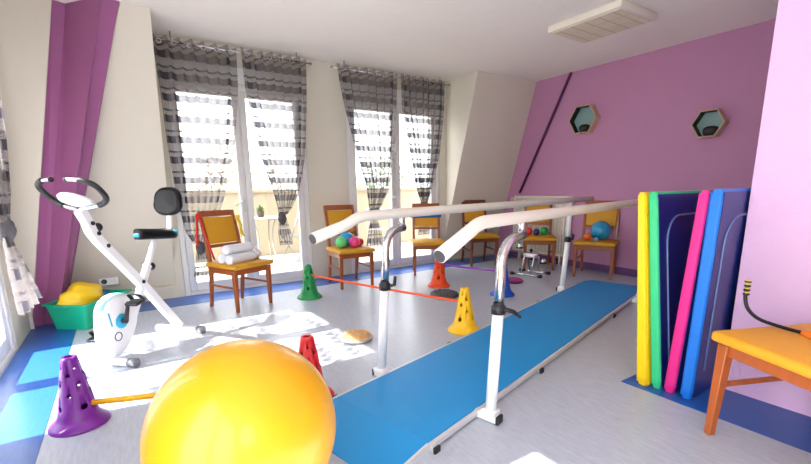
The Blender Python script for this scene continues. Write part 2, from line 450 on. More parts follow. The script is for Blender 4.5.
# ceiling light
cl = thing('ceiling_light', 'flat rectangular off-white ceiling light with gridded diffuser', 'ceiling light', (-2.69, 4.13, CZ))
MB().box((0, 0, -0.03), (0.77, 0.61, 0.06), bev=0.008).build('housing', mat('off white lamp housing', (232, 224, 208), 0.5), cl)
MB().box((0, 0, -0.063), (0.70, 0.54, 0.008), bev=0.003, seg=1).build('diffuser', mat('ribbed cream diffuser', (224, 212, 186), 0.5), cl)
d = MB()
for k in range(-2, 3): d.box((k * 0.14, 0, -0.068), (0.006, 0.53, 0.003))
for k in (-1, 1): d.box((0, k * 0.09, -0.068), (0.69, 0.004, 0.003))
d.build('grid', mat('darker beige lamp grid', (196, 182, 156), 0.6), cl)  # darker strips marking the diffuser's seam lines

# purple pipe running up the end wall
pp = MB().tube([(-4.02, YP - 0.028, CZ - 0.005), (-4.88, YP - 0.028, 1.10)], 0.02, 12).build('wall_pipe', M_PIPE)
tag(pp, 'thin dark purple pipe running diagonally up the purple wall', 'pipe')

# radiator
rd = thing('radiator', 'ivory ribbed radiator under the diagonal pipe on the purple wall', 'radiator', (-4.40, YP - 0.055, 0))
r_ = MB()
for k in range(22):
    r_.box((-0.5 + k * 0.0476, 0, 0.60), (0.036, 0.09, 0.84), bev=0.012)
r_.build('ribs', M_RADI, rd)
MB().box((0, 0, 1.035), (1.06, 0.10, 0.035), bev=0.008).build('top_grille', M_RADI, rd)
MB().box((0, 0, 0.165), (1.06, 0.06, 0.05), bev=0.008).build('lower_rail', M_RADI, rd)
for sx in (-0.52, 0.52): MB().box((sx, 0, 0.60), (0.02, 0.1, 0.9), bev=0.006).build('side_panel', M_RADI, rd)
for sx in (-0.4, 0.4): MB().box((sx, 0.0, 0.072), (0.03, 0.06, 0.144), bev=0.004, seg=1).build('foot', M_RADI, rd)
v = MB().tube([(-0.53, 0, 0.98), (-0.60, 0, 0.98)], 0.012, 10); v.lathe([(0, 0), (0.03, 0.0), (0.034, 0.02), (0.03, 0.07), (0, 0.075)], (-0.60, 0, 0.95), 18)
v.build('valve', mat('ivory valve', (216, 190, 160), 0.4), rd)

# hexagon shelves with a dark pot inside each
def hexagon(name_label, pot_label, x, z, r, grp):
    h = thing('hexagon_shelf', name_label, 'wall shelf', (x, YP, z))
    def ring(rr, y): return [(rr * math.cos(PI / 3 * k), y, rr * math.sin(PI / 3 * k)) for k in range(6)]
    D = 0.115
    fr = MB(); o0, o1, i0, i1 = ring(r, -0.002), ring(r, -D), ring(r - 0.016, -0.002), ring(r - 0.016, -D)
    vs = o0 + o1 + i0 + i1; fs = []
    for k in range(6):
        j = (k + 1) % 6
        fs += [(k, j, 6 + j, 6 + k), (12 + k, 18 + k, 18 + j, 12 + j), (6 + k, 6 + j, 18 + j, 18 + k), (k, 12 + k, 12 + j, j)]
    fr.add_verts(vs, fs); fr.build('frame', M_PALEWOOD, h)
    MB().prism([(p[0], p[2]) for p in ring(r - 0.017, 0)], -0.012, -0.003, 'y').build('back_panel', M_GLASSTEAL, h)
    ins = MB()                                                     # black inner faces on the two left sides and the top only
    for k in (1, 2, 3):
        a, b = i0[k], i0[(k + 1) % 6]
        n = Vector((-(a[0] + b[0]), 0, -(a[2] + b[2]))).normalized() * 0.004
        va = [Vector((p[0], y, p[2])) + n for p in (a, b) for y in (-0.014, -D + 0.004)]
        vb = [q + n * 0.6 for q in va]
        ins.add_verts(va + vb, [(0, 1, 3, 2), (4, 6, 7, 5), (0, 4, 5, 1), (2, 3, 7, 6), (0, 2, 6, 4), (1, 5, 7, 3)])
    ins.build('inner_face', M_BLACK, h)
    zf = -(r - 0.016) * math.sin(PI / 3)
    pt = MB().lathe([(0, 0), (0.055, 0), (0.074, 0.03), (0.078, 0.06), (0.068, 0.085), (0.04, 0.10), (0, 0.104)], (x + 0.03, YP - 0.08, z + zf), 24)
    o = pt.build('pot', M_BLACK); tag(o, pot_label, 'pot')
hexagon('larger pale hexagon wall shelf nearer the window wall', 'black rounded pot in the hexagon shelf nearer the windows', -3.745, 2.105, 0.215, None)
hexagon('smaller pale hexagon wall shelf nearer the lilac wall', 'black rounded pot in the hexagon shelf nearer the lilac wall', -2.19, 1.855, 0.168, None)

# ------------------------------------------------------------------ curtains
def curtain_sheet(mbx, rows, nu=56, folds=7, amp=0.042, uwidth=1.45, axis='y', uvs=None):
    """rows: (z, a0, a1, depth, fold amplitude factor, cloth height) ; returns uv list"""
    bm = mbx.bm; grid = []; dense = []
    n = len(rows)
    for i in range(n - 1):
        steps = max(2, int(abs(rows[i][0] - rows[i + 1][0]) / 0.035))
        for s in range(steps):
            t = s / steps; t2 = t * t * (3 - 2 * t) if False else t
            dense.append([rows[i][k] * (1 - t2) + rows[i + 1][k] * t2 for k in range(5)])
    dense.append(list(rows[-1][:5]))
    uvm = {}
    for (z, a0, a1, d, am) in dense:
        row = []
        for k in range(nu + 1):
            t = k / nu
            ph = 2 * PI * folds * t
            off = d + amp * am * math.sin(ph) + amp * am * 0.35 * math.sin(ph * 0.37 + 1.3 + z * 2)
            a = a0 + (a1 - a0) * t + 0.012 * am * math.cos(ph)
            zz = z + (0.016 * math.cos(ph) if z > 2.6 else 0.0)
            p = (off, a, zz) if axis == 'y' else (a, off, zz)
            vv = bm.verts.new(p); uvm[vv] = (t * uwidth, z); row.append(vv)
        grid.append(row)
    uvl = bm.loops.layers.uv.get('UVMap') or bm.loops.layers.uv.new('UVMap')
    for r0, r1 in zip(grid, grid[1:]):
        for k in range(nu):
            f = bm.faces.new((r0[k], r0[k + 1], r1[k + 1], r1[k])); f.smooth = True
            for lp in f.loops: lp[uvl].uv = uvm[lp.vert]

def curtain(label, rows, knot, tail, axis='y', grp='grey plaid sheer curtains', mb_in=1):
    """rows of the hanging cloth, knot (a, d, z, r), tail rows"""
    s = MB(); curtain_sheet(s, rows, axis=axis)
    o = s.build('curtain', M_CURT, fix=False); tag(o, label, 'curtain', grp)
    (a, d, z, r) = knot
    c = (d, a, z) if axis == 'y' else (a, d, z)
    if r > 0:
        MB().sphere(c, r, 24, 14, (1, 1, 1.5), wob=0.1, seed=int(abs(a * 100))).build('knot', M_KNOT, o)
    if tail:
        t = MB(); curtain_sheet(t, tail, nu=36, folds=5, amp=0.03, axis=axis)
        t.build('curtain_tail', M_CURT, o, fix=False)
    # eyelets along the top hem
    a0, a1 = rows[0][1], rows[0][2]; zt = rows[0][0]
    n = 6
    for k in range(n):
        aa = a0 + (a1 - a0) * (k + 0.5) / n
        e = MB(); pts = []
        for q in range(17):
            th = 2 * PI * q / 16
            pts.append((rows[0][3] + 0.045, aa + 0.021 * math.cos(th), zt - 0.055 + 0.021 * math.sin(th)) if axis == 'y' else (aa + 0.021 * math.cos(th), rows[0][3] + 0.045, zt - 0.055 + 0.021 * math.sin(th)))
        e.tube(pts, 0.005, 6, caps=False).build('eyelet', M_CHROME, o)
    return o
XC = -5.19
ZT = 2.725
curtain('sheer plaid curtain on window beside exercise bike, left panel, gathered behind the towel chair',
        [(ZT, 0.44, 1.25, XC, 1, 0), (2.3, 0.46, 1.23, XC, 1, 0), (1.7, 0.47, 1.14, XC, 1, 0), (1.1, 0.50, 0.97, XC, 0.9, 0), (0.75, 0.55, 0.84, XC, 0.8, 0), (0.62, 0.62, 0.76, XC, 0.6, 0)],
        (0.69, XC, 0.57, 0.05), [(0.52, 0.64, 0.74, XC, 0.5, 0), (0.25, 0.58, 0.80, XC, 0.7, 0)])
curtain('sheer plaid curtain between towel chair and green ball chair, knotted above the terrace chairs',
        [(ZT, 1.29, 2.05, XC, 1, 0), (2.3, 1.31, 2.03, XC, 1, 0), (1.6, 1.42, 1.96, XC, 1, 0), (1.15, 1.55, 1.85, XC, 0.9, 0), (0.98, 1.59, 1.76, XC, 0.7, 0), (0.90, 1.60, 1.70, XC, 0.5, 0)],
        (1.64, XC, 0.85, 0.05), [(0.84, 1.59, 1.69, XC, 0.5, 0), (0.66, 1.57, 1.73, XC, 0.7, 0), (0.52, 1.58, 1.74, XC, 0.8, 0)])
curtain('sheer plaid curtain above the chair with coloured balls, knotted with flared tail',
        [(ZT, 2.44, 3.36, XC, 1, 0), (2.3, 2.52, 3.33, XC, 1, 0), (1.7, 2.68, 3.28, XC, 1, 0), (1.2, 2.83, 3.18, XC, 0.9, 0), (0.97, 2.86, 3.06, XC, 0.7, 0), (0.88, 2.88, 2.99, XC, 0.5, 0)],
        (2.93, XC, 0.83, 0.05), [(0.78, 2.88, 2.98, XC, 0.5, 0), (0.6, 2.83, 3.04, XC, 0.8, 0), (0.38, 2.78, 3.08, XC, 1, 0)])
curtain('sheer plaid curtain nearest the grey sloped wall, gathered behind empty chair',
        [(ZT, 3.40, 4.19, XC, 1, 0), (2.3, 3.42, 4.17, XC, 1, 0), (1.7, 3.55, 4.08, XC, 1, 0), (1.2, 3.68, 3.94, XC, 0.9, 0), (1.03, 3.74, 3.89, XC, 0.7, 0), (0.96, 3.76, 3.86, XC, 0.5, 0)],
        (3.81, XC, 0.91, 0.05), [(0.86, 3.76, 3.86, XC, 0.5, 0), (0.5, 3.68, 3.92, XC, 0.8, 0)])
YC = -0.645
lc_lab = 'sheer plaid curtain at left edge tied in a knot beside the purple post'
curtain(lc_lab,
        [(ZT, -4.25, -3.42, YC, 1, 0), (2.2, -4.22, -3.44, YC, 1, 0), (1.6, -4.10, -3.50, YC, 1, 0), (1.2, -3.93, -3.56, YC, 0.9, 0), (1.02, -3.80, -3.62, YC, 0.6, 0)],
        (-3.72, YC, 0.97, 0.055), [(0.92, -3.80, -3.66, YC, 0.5, 0), (0.70, -3.92, -3.58, YC + 0.02, 0.9, 0), (0.43, -4.08, -3.52, YC + 0.04, 1.2, 0)], axis='x')
curtain('sheer plaid curtain on the left window, panel farther from the purple post',
        [(ZT, -3.36, -2.52, YC, 1, 0), (2.2, -3.34, -2.54, YC, 1, 0), (1.5, -3.2, -2.62, YC, 1, 0), (1.1, -2.95, -2.66, YC, 0.8, 0), (0.98, -2.86, -2.72, YC, 0.6, 0)],
        (-2.79, YC, 0.93, 0.055), [(0.88, -2.86, -2.72, YC, 0.5, 0), (0.5, -3.0, -2.6, YC, 1, 0)], axis='x')

def rod(label, a0, a1, axis, d, z=2.70):
    def P(a, dd=0.0, dz=0.0): return (d + dd, a, z + dz) if axis == 'y' else (a, d + dd, z + dz)
    t = thing('curtain_rod', label, 'curtain rod', (0, 0, 0))
    MB().tube([P(a0), P(a1)], 0.009, 10).build('pole', M_CHROME, t)
    for a, s in ((a0, -1), (a1, 1)):
        MB().sphere(P(a + s * 0.014), 0.018, 14, 10).build('finial', M_STEEL, t)
    for a in (a0 + 0.16, a1 - 0.16):
        MB().tube([P(a), P(a, 0, CZ - z)], 0.006, 8).build('bracket', M_STEEL, t)
rod('metal curtain rod over the window behind the towel chair', 0.46, 2.10, 'y', XC + 0.0, 2.69)
rod('metal curtain rod over the window beside the grey slope', 2.40, 4.26, 'y', XC + 0.0, 2.69)
rod('metal curtain rod over the left window', -4.30, -2.48, 'x', YC, 2.69)

# ------------------------------------------------------------------ chairs
def make_chair(label, loc, rz, wood, fabric, sc=1.0, w=0.46, dp=0.45, group=None, splay=0.0):
    """forward is +x; origin on the floor under the seat centre"""
    c = thing('dining_chair', label, 'chair', loc, rz, group)
    hs = 0.47
    def q(x, y, z): return (x * sc, y * sc, z * sc)
    for s in (-1, 1):                                               # front legs, tapered
        y = s * (w / 2 - 0.03); x = dp / 2 - 0.035
        m_ = MB(); t0 = 0.023 * sc; b0 = 0.015 * sc
        vs = []
        for z, hw, dx in ((0.0, b0, splay), (hs - 0.055, t0, 0.0)):
            for a, b in ((-1, -1), (1, -1), (1, 1), (-1, 1)):
                vs.append((x * sc + a * hw + dx, y * sc + b * hw, z * sc))
        m_.add_verts(vs, [(3, 2, 1, 0), (4, 5, 6, 7), (0, 1, 5, 4), (1, 2, 6, 5), (2, 3, 7, 6), (3, 0, 4, 7)])
        bmesh.ops.bevel(m_.bm, geom=list(m_.bm.edges), offset=0.004, segments=1, affect='EDGES')
        m_.build('leg', wood, c)
    for s in (-1, 1):                                               # rear legs run up as back posts
        y = s * (w / 2 - 0.045)
        m_ = MB(); vs = []
        for z, x, hx, hy in ((0.0, -dp / 2 - 0.035, 0.016, 0.014), (0.30, -dp / 2 + 0.012, 0.021, 0.016), (0.47, -dp / 2 + 0.015, 0.022, 0.016), (0.72, -dp / 2 - 0.02, 0.019, 0.016), (0.975, -dp / 2 - 0.085, 0.015, 0.016)):
            for a, b in ((-1, -1), (1, -1), (1, 1), (-1, 1)):
                vs.append(((x + a * hx) * sc, (y + b * hy) * sc, z * sc))
        fs = [(3, 2, 1, 0), (16, 17, 18, 19)]
        for i in range(4):
            for k in range(4): fs.append((i * 4 + k, i * 4 + (k + 1) % 4, i * 4 + 4 + (k + 1) % 4, i * 4 + 4 + k))
        m_.add_verts(vs, fs); bmesh.ops.recalc_face_normals(m_.bm, faces=list(m_.bm.faces))
        bmesh.ops.bevel(m_.bm, geom=list(m_.bm.edges), offset=0.004, segments=1, affect='EDGES')
        m_.build('leg', wood, c)
    ap = MB()
    ap.box(q(dp / 2 - 0.035, 0, hs - 0.075), q(0.022, w - 0.10, 0.06), bev=0.003, seg=1)
    ap.box(q(-dp / 2 + 0.015, 0, hs - 0.075), q(0.022, w - 0.12, 0.06), bev=0.003, seg=1)
    for s in (-1, 1): ap.box(q(-0.01, s * (w / 2 - 0.035), hs - 0.075), q(dp - 0.09, 0.020, 0.06), bev=0.003, seg=1)
    ap.build('seat_frame', wood, c)
    for s in (-1, 1): MB().box(q(-0.012, s * (w / 2 - 0.037), 0.235), q(dp - 0.05, 0.016, 0.022), bev=0.003, seg=1).build('stretcher', wood, c)
    st = MB(); zt = hs - 0.045                                      # domed upholstered seat
    st.box(q(0.012, 0, hs - 0.022), q(dp + 0.03, w, 0.046), bev=0.018 * sc, seg=3)
    st.build('seat', fabric, c)
    ang = math.atan2(0.065, 0.255)
    def onback(z): return -dp / 2 - 0.02 - (z - 0.72) * math.tan(ang) if z > 0.72 else -dp / 2 + 0.015 - (z - 0.47) / 0.25 * 0.035
    R = Euler((0, -ang, 0))
    bwid = w - 0.09
    bb = MB().box(q(onback(0.80) + 0.006, 0, 0.775), q(0.034, bwid - 0.036, 0.27), rot=Euler((0, -ang * 0.85, 0)), bev=0.010 * sc, seg=3)
    bb.build('backrest', fabric, c)
    MB().box(q(onback(0.945) , 0, 0.945), q(0.026, bwid - 0.004, 0.062), rot=R, bev=0.006, seg=2).build('top_rail', wood, c)
    MB().box(q(onback(0.62), 0, 0.62), q(0.024, bwid - 0.02, 0.034), rot=Euler((0, -ang * 0.5, 0)), bev=0.004, seg=1).build('lower_rail', wood, c)
    return c
DEG = math.radians
CG = 'mustard upholstered wooden chairs round the room'
chair_1 = make_chair('wooden mustard chair beside exercise bike with white towels on seat', (-4.56, 0.955, 0), DEG(24), M_WOOD, M_MUST, sc=1.02, group=CG)
chair_2 = make_chair('wooden mustard chair in front of window holding blue, green and pink balls', (-4.75, 2.325, 0), DEG(-3), M_WOOD, M_MUST, sc=1.02, group=CG)
chair_3 = make_chair('empty wooden mustard chair before far window with blue band behind backrest', (-4.775, 3.565, 0), DEG(-31), M_WOOD, M_MUST, group=CG)
chair_4 = make_chair('empty wooden mustard chair in front of the grey sloped wall', (-4.84, 4.63, 0), DEG(-22), M_WOOD2, M_MUST, sc=1.02, group=CG)
chair_5 = make_chair('wooden mustard chair in front of radiator with red, navy and green balls', (-4.085, 5.10, 0), DEG(-46), M_WOOD, M_MUST, sc=1.02, w=0.45, group=CG)
chair_6 = make_chair('wooden mustard chair against purple wall holding large turquoise ball', (-3.24, 5.235, 0), DEG(-66), M_WOOD, M_MUST, sc=1.02, w=0.50, group=CG)
chair_7 = make_chair('large amber wooden chair beside gym mats with black bent rod on seat', (-0.362, 2.418, 0), DEG(-114), M_WOODF, M_MUSTF, sc=1.115, w=0.56, dp=0.54, splay=0.03, group=CG)

# small balls and towels resting on chairs (local seat coordinates -> world)
def on_chair(ch, x, y, z=1.0):
    a = ch.rotation_euler.z
    return Vector((ch.location.x + x * math.cos(a) - y * math.sin(a), ch.location.y + x * math.sin(a) + y * math.cos(a), z))
SEAT = 0.4705
def ball(label, p, r, col, name='ball', rough=0.35):
    o = MB().sphere((0, 0, 0), r, 32, 18).build(name, mat(label[:24] + ' rubber', col, rough, coat=0.2, noise=0.03)); o.location = (p.x, p.y, SEAT * p.z + r)
    tag(o, label, 'ball', 'small exercise balls on chairs'); return o
ball('light blue ball at the back of the ball group on a chair by the window', on_chair(chair_2, -0.085, -0.005, 1.02), 0.095, (38, 150, 205))
ball('light green ball on the chair by the window', on_chair(chair_2, 0.02, -0.118, 1.02), 0.072, (96, 206, 120))
ball('hot pink ball on the chair by the window', on_chair(chair_2, 0.05, 0.045, 1.02), 0.070, (230, 60, 130))
ball('small red ball right of the pink ball on the chair by the window', on_chair(chair_2, -0.03, 0.155, 1.02), 0.052, (220, 40, 50))
ball('red ball on the chair in front of the radiator', on_chair(chair_5, -0.10, -0.135, 1.02), 0.055, (220, 30, 40))
ball('navy ball between red and green balls on the radiator chair', on_chair(chair_5, -0.06, -0.03, 1.02), 0.048, (30, 40, 110))
ball('green ball on the chair in front of the radiator', on_chair(chair_5, -0.085, 0.085, 1.02), 0.060, (20, 160, 70))
ball('large turquoise ball on the chair against the purple wall', on_chair(chair_6, -0.055, 0.035, 1.02), 0.128, (36, 148, 190))
ball('small orange ball beside the large turquoise ball', on_chair(chair_6, 0.075, -0.105, 1.02), 0.052, (222, 98, 30))
ball('tiny pale blue ball between orange and turquoise balls', on_chair(chair_6, 0.115, 0.01, 1.02), 0.028, (120, 170, 215))

# rolled towels on the first chair
def towel(label, p, ang, L, r, z):
    t = thing('rolled_towel', label, 'towel', (p.x, p.y, z), ang, 'rolled white towels')
    body = MB(); pts = []
    body.tube([(0, -L / 2 + k * L / 10, r * 0.86) for k in range(11)], [r * 0.93] + [r * (1 + 0.025 * math.sin(3 * k)) for k in range(9)] + [r * 0.93], 24)
    for v_ in body.bm.verts:
        v_.co.z = max(0.0, v_.co.z * 0.95)
    body.build('roll', M_TOWEL, t)
    for s in (-1, 1):
        sp = MB(); pts = []
        for k in range(28):
            th = k * 0.55; rr = r * 0.10 + r * 0.72 * k / 27
            pts.append((rr * math.cos(th), s * (L / 2 + 0.001), r * 0.82 + rr * math.sin(th) * 0.9))
        sp.tube(pts, 0.0035, 6)
        sp.build('rolled_end', M_TOWEL, t)
    return t
RT = 0.052
ta = chair_1.rotation_euler.z
p0 = on_chair(chair_1, 0.02, -0.09); p1 = on_chair(chair_1, -0.09, -0.02)
towel('rolled white towel at the front of the stack on the chair beside the bike', on_chair(chair_1, 0.085, -0.03), ta + DEG(8), 0.34, RT, SEAT * 1.02)
towel('rolled white towel against the backrest, under the top towel', on_chair(chair_1, -0.025, -0.03), ta + DEG(4), 0.33, RT, SEAT * 1.02)
towel('rolled white towel lying on top of the other two', on_chair(chair_1, 0.03, -0.02), ta + DEG(2), 0.31, RT, SEAT * 1.02 + 0.092)
bgd = MB().sphere((0, 0, 0.055), 0.062, 28, 16, (1.0, 0.95, 0.88), wob=0.06, seed=4)
for k in range(5):
    bgd.tube([(0.01 * k - 0.02, 0.0, 0.10), (0.02 * k - 0.045, 0.02, 0.135)], [0.012, 0.004], 6)
bo = bgd.build('plastic_bag', M_DOTS); bo.location = on_chair(chair_1, 0.03, 0.19, SEAT * 1.02)
for v_ in bo.data.vertices: v_.co.z = max(0.0, v_.co.z)
tag(bo, 'dotted translucent plastic bag beside the towels on the chair', 'bag')

# red ribbon round the left post of the first chair, blue band on the third, yellow bow
def chair_local(ch, pts): return [on_chair(ch, x, y, z) for x, y, z in pts]
rb = thing('red_ribbon', 'red ribbon tied on the backrest of the towel chair', 'ribbon', (0, 0, 0))
tp = chair_local(chair_1, [(-0.318, -0.182, 0.93), (-0.27, -0.225, 0.955), (-0.245, -0.20, 0.96), (-0.268, -0.15, 0.945)])
MB().sphere(on_chair(chair_1, -0.285, -0.222, 0.945), 0.028, 18, 12, (1, 1, 1.0), wob=0.15, seed=2).build('knot', M_RED, rb)
def strip(mbx, pts, wd, wv):
    P = smooth_path(pts, 6); wv = Vector(wv).normalized() * wd / 2; n = Vector((0.001, 0.001, 0))
    vs = []; fs = []
    for p in P: vs += [p - wv - n, p + wv - n, p + wv + n, p - wv + n]
    for i in range(len(P) - 1):
        for k in range(4): fs.append((i * 4 + k, i * 4 + (k + 1) % 4, i * 4 + 4 + (k + 1) % 4, i * 4 + 4 + k))
    fs += [(0, 1, 2, 3), (len(vs) - 1, len(vs) - 2, len(vs) - 3, len(vs) - 4)]
    mbx.add_verts(vs, fs, True)
s1 = MB(); strip(s1, chair_local(chair_1, [(-0.262, -0.222, 0.935), (-0.235, -0.212, 0.82), (-0.20, -0.20, 0.70), (-0.185, -0.185, 0.60), (-0.12, -0.195, 0.50)]), 0.018, (0.3, 1, 0)); s1.build('ribbon_end', M_RED, rb)
s1 = MB(); strip(s1, chair_local(chair_1, [(-0.285, -0.240, 0.93), (-0.275, -0.255, 0.82), (-0.27, -0.265, 0.74), (-0.25, -0.285, 0.66)]), 0.022, (0.3, 1, 0)); s1.build('ribbon_end', M_RED, rb)
yb = thing('yellow_bow', 'small yellow ribbon bow on the right post of the towel chair', 'ribbon', (0, 0, 0))
MY = mat('yellow ribbon', (232, 204, 60), 0.5)
s1 = MB(); strip(s1, chair_local(chair_1, [(-0.262, 0.205, 0.90), (-0.245, 0.232, 0.84), (-0.232, 0.225, 0.76), (-0.22, 0.245, 0.70)]), 0.035, (0.3, 1, 0)); s1.build('ribbon_end', MY, yb)
MB().sphere(on_chair(chair_1, -0.26, 0.215, 0.91), 0.024, 16, 10, (1, 1, 1), wob=0.2, seed=5).build('knot', MY, yb)
bl = MB(); path = []
for k in range(41):
    th = 2 * PI * k / 40
    x = -0.262 + 0.045 * math.cos(th); y = 0.222 * max(-1, min(1, 1.25 * math.sin(th)))
    path.append(on_chair(chair_3, x - 0.004, y, 0.80 + 0.0 * math.sin(th)))
P = path; vs = []; fs = []
for p in P: vs += [p + Vector((0, 0, -0.028)), p + Vector((0, 0, 0.028))]
for i in range(len(P) - 1): fs.append((2 * i, 2 * i + 2, 2 * i + 3, 2 * i + 1))
bl.add_verts(vs, fs, True)
blo = bl.build('elastic_band', mat('blue elastic', (40, 110, 190), 0.5))
sm = blo.modifiers.new('thickness', 'SOLIDIFY'); sm.thickness = 0.003
tag(blo, 'blue elastic band round the backrest of the empty chair', 'exercise band')

# black bent rod on the foreground chair
rdv = thing('bent_exercise_rod', 'black bent rod with yellow ringed grip lying on the large amber chair', 'exercise rod', (0, 0, 0))
zs = 0.5263 + 0.009
rp = [(-0.30, 2.42, zs), (-0.45, 2.475, zs), (-0.60, 2.50, zs + 0.006), (-0.685, 2.515, zs + 0.02), (-0.735, 2.525, zs + 0.06), (-0.752, 2.53, zs + 0.12), (-0.75, 2.532, zs + 0.175)]
P = smooth_path(rp, 8)
MB().tube(P, 0.0085, 12).build('shaft', M_BLACKL, rdv)
top_ = P[-1]
g = MB()
for k in range(4): g.lathe([(0.009, 0), (0.0145, 0.003), (0.0145, 0.009), (0.009, 0.012)], (top_.x, top_.y, top_.z - 0.055 + k * 0.021), 16)
g.build('grip', M_BLACK, rdv)
g = MB()
for k in range(3): g.lathe([(0.009, 0), (0.0115, 0.002), (0.0115, 0.006), (0.009, 0.008)], (top_.x, top_.y, top_.z - 0.043 + k * 0.021), 16)
g.build('grip_ring', mat('yellow grip rings', (214, 190, 80), 0.45), rdv)
MB().lathe([(0, 0.014), (0.010, 0.013), (0.0135, 0.008), (0.0135, 0.0), (0, 0.0)], (top_.x, top_.y, top_.z + 0.008), 16).build('end_cap', mat('pale yellow cap', (226, 200, 70), 0.45), rdv)
oc = MB(); oc.tube([(-0.515, 2.488, zs), (-0.49, 2.482, zs + 0.002), (-0.30, 2.43, zs + 0.008)], [0.010, 0.014, 0.013], 12)
oc.tube(smooth_path([(-0.515, 2.488, zs - 0.002), (-0.47, 2.445, zs - 0.004), (-0.36, 2.37, zs - 0.004)], 5), 0.006, 8)
oc.build('orange_sleeve', mat('orange rubber sleeve', (232, 120, 20), 0.45), rdv)

# ------------------------------------------------------------------ exercise bike
bk = thing('exercise_bike', 'white folding exercise bike with turquoise trim by the sloped wall', 'exercise bike', (-3.7, 0.04, 0), math.atan2(-0.68, 0.73))
# local +x runs to the front (flywheel), +y towards the window wall side is negative v: y_local = v
def BY(v): return v
def stab(x, L, y0=0.0):
    MB().tube([(x, y0 - L / 2, 0.032), (x, y0 + L / 2, 0.032)], 0.028, 16).build('stabilizer', M_WHITE, bk)
    for s in (-1, 1):
        e = MB(); e.tube([(x, y0 + s * (L / 2 - 0.045), 0.033), (x, y0 + s * (L / 2 + 0.012), 0.033)], 0.033, 18); e.build('end_cap', M_PLASTW if s < 0 else M_STEEL, bk)
stab(0.325, 0.34, 0.015); stab(-0.385, 0.42)
def bar(pts, w, h, name, m, parent):
    b_ = MB(); P_ = [Vector(p) for p in pts]
    vs = []; n = len(P_)
    for i, p in enumerate(P_):
        t = (P_[min(i + 1, n - 1)] - P_[max(i - 1, 0)]).normalized(); side = Vector((0, 1, 0)); up = t.cross(side).normalized()
        for a, c_ in ((-1, -1), (1, -1), (1, 1), (-1, 1)): vs.append(p + side * a * w / 2 + up * c_ * h / 2)
    fs = [(0, 1, 2, 3), tuple(range(4 * n - 1, 4 * n - 5, -1))]
    for i in range(n - 1):
        for k in range(4): fs.append((i * 4 + k, i * 4 + (k + 1) % 4, i * 4 + 4 + (k + 1) % 4, i * 4 + 4 + k))
    b_.add_verts(vs, fs); bmesh.ops.recalc_face_normals(b_.bm, faces=list(b_.bm.faces))
    long_e = [e for e in b_.bm.edges if all(len(f.verts) == 4 for f in e.link_faces)]
    bmesh.ops.bevel(b_.bm, geom=long_e, offset=0.006, segments=2, affect='EDGES')
    return b_.build(name, m, parent)
bar([(-0.38, 0, 0.055), (-0.03, 0, 0.51), (0.285, 0, 0.88), (0.325, 0, 0.94), (0.35, 0, 1.02), (0.385, 0, 1.09)], 0.056, 0.06, 'main_tube', M_WHITE, bk)
bar([(0.14, 0, 0.22), (0.03, 0, 0.40), (-0.115, 0, 0.645)], 0.046, 0.05, 'seat_tube', M_WHITE, bk)
bar([(-0.105, 0, 0.63), (-0.225, 0, 0.835)], 0.034, 0.036, 'seat_post', M_WHITE, bk)
for (x, z) in ((-0.10, 0.645), (0.325, 0.99), (0.0, 0.49)):
    k_ = MB(); k_.tube([(x - 0.005, 0.0, z), (x - 0.045, 0.0, z - 0.02)], 0.008, 8); k_.sphere((x - 0.055, 0, z - 0.022), 0.026, 16, 10, (1, 1, 1.15)); k_.build('knob', M_BLACK, bk)
for (x, z) in ((0.30, 0.93), (0.335, 1.0), (-0.02, 0.53), (0.24, 0.84)):
    MB().tube([(x, 0.02, z), (x, 0.034, z)], 0.014, 12).build('bolt', M_BLACK, bk)
# flywheel housing, rounded outline with thickness
outl = [(0.38, 0.345), (0.368, 0.41), (0.33, 0.462), (0.265, 0.49), (0.185, 0.487), (0.115, 0.46), (0.082, 0.385), (0.088, 0.30), (0.115, 0.225), (0.16, 0.155), (0.215, 0.10), (0.285, 0.068), (0.35, 0.072), (0.38, 0.115), (0.395, 0.19), (0.392, 0.27)]
sp_ = [Vector((a, b_, 0)) for a, b_ in outl]
dense = []
n = len(sp_)
for i in range(n):
    a, b_, c_, d_ = sp_[(i - 1) % n], sp_[i], sp_[(i + 1) % n], sp_[(i + 2) % n]
    for k in range(4):
        t = k / 4
        q_ = 0.5 * ((2 * b_) + (c_ - a) * t + (2 * a - 5 * b_ + 4 * c_ - d_) * t * t + (3 * b_ - a - 3 * c_ + d_) * t ** 3)
        dense.append((q_.x, q_.y))
cx = sum(p[0] for p in dense) / len(dense); cz = sum(p[1] for p in dense) / len(dense)
hb = MB(); lay = [(-0.048, 0.84), (-0.044, 0.94), (-0.03, 1.0), (0.03, 1.0), (0.044, 0.94), (0.048, 0.84)]
rings = [[hb.bm.verts.new((cx + (p[0] - cx) * k, y, cz + (p[1] - cz) * k)) for p in dense] for y, k in lay]
for a, b_ in zip(rings, rings[1:]):
    for k in range(len(dense)):
        f = hb.bm.faces.new((a[k], a[(k + 1) % len(dense)], b_[(k + 1) % len(dense)], b_[k])); f.smooth = True
hb.bm.faces.new(rings[0]); hb.bm.faces.new(list(reversed(rings[-1])))
hous = hb.build('housing', M_PLASTW, bk)
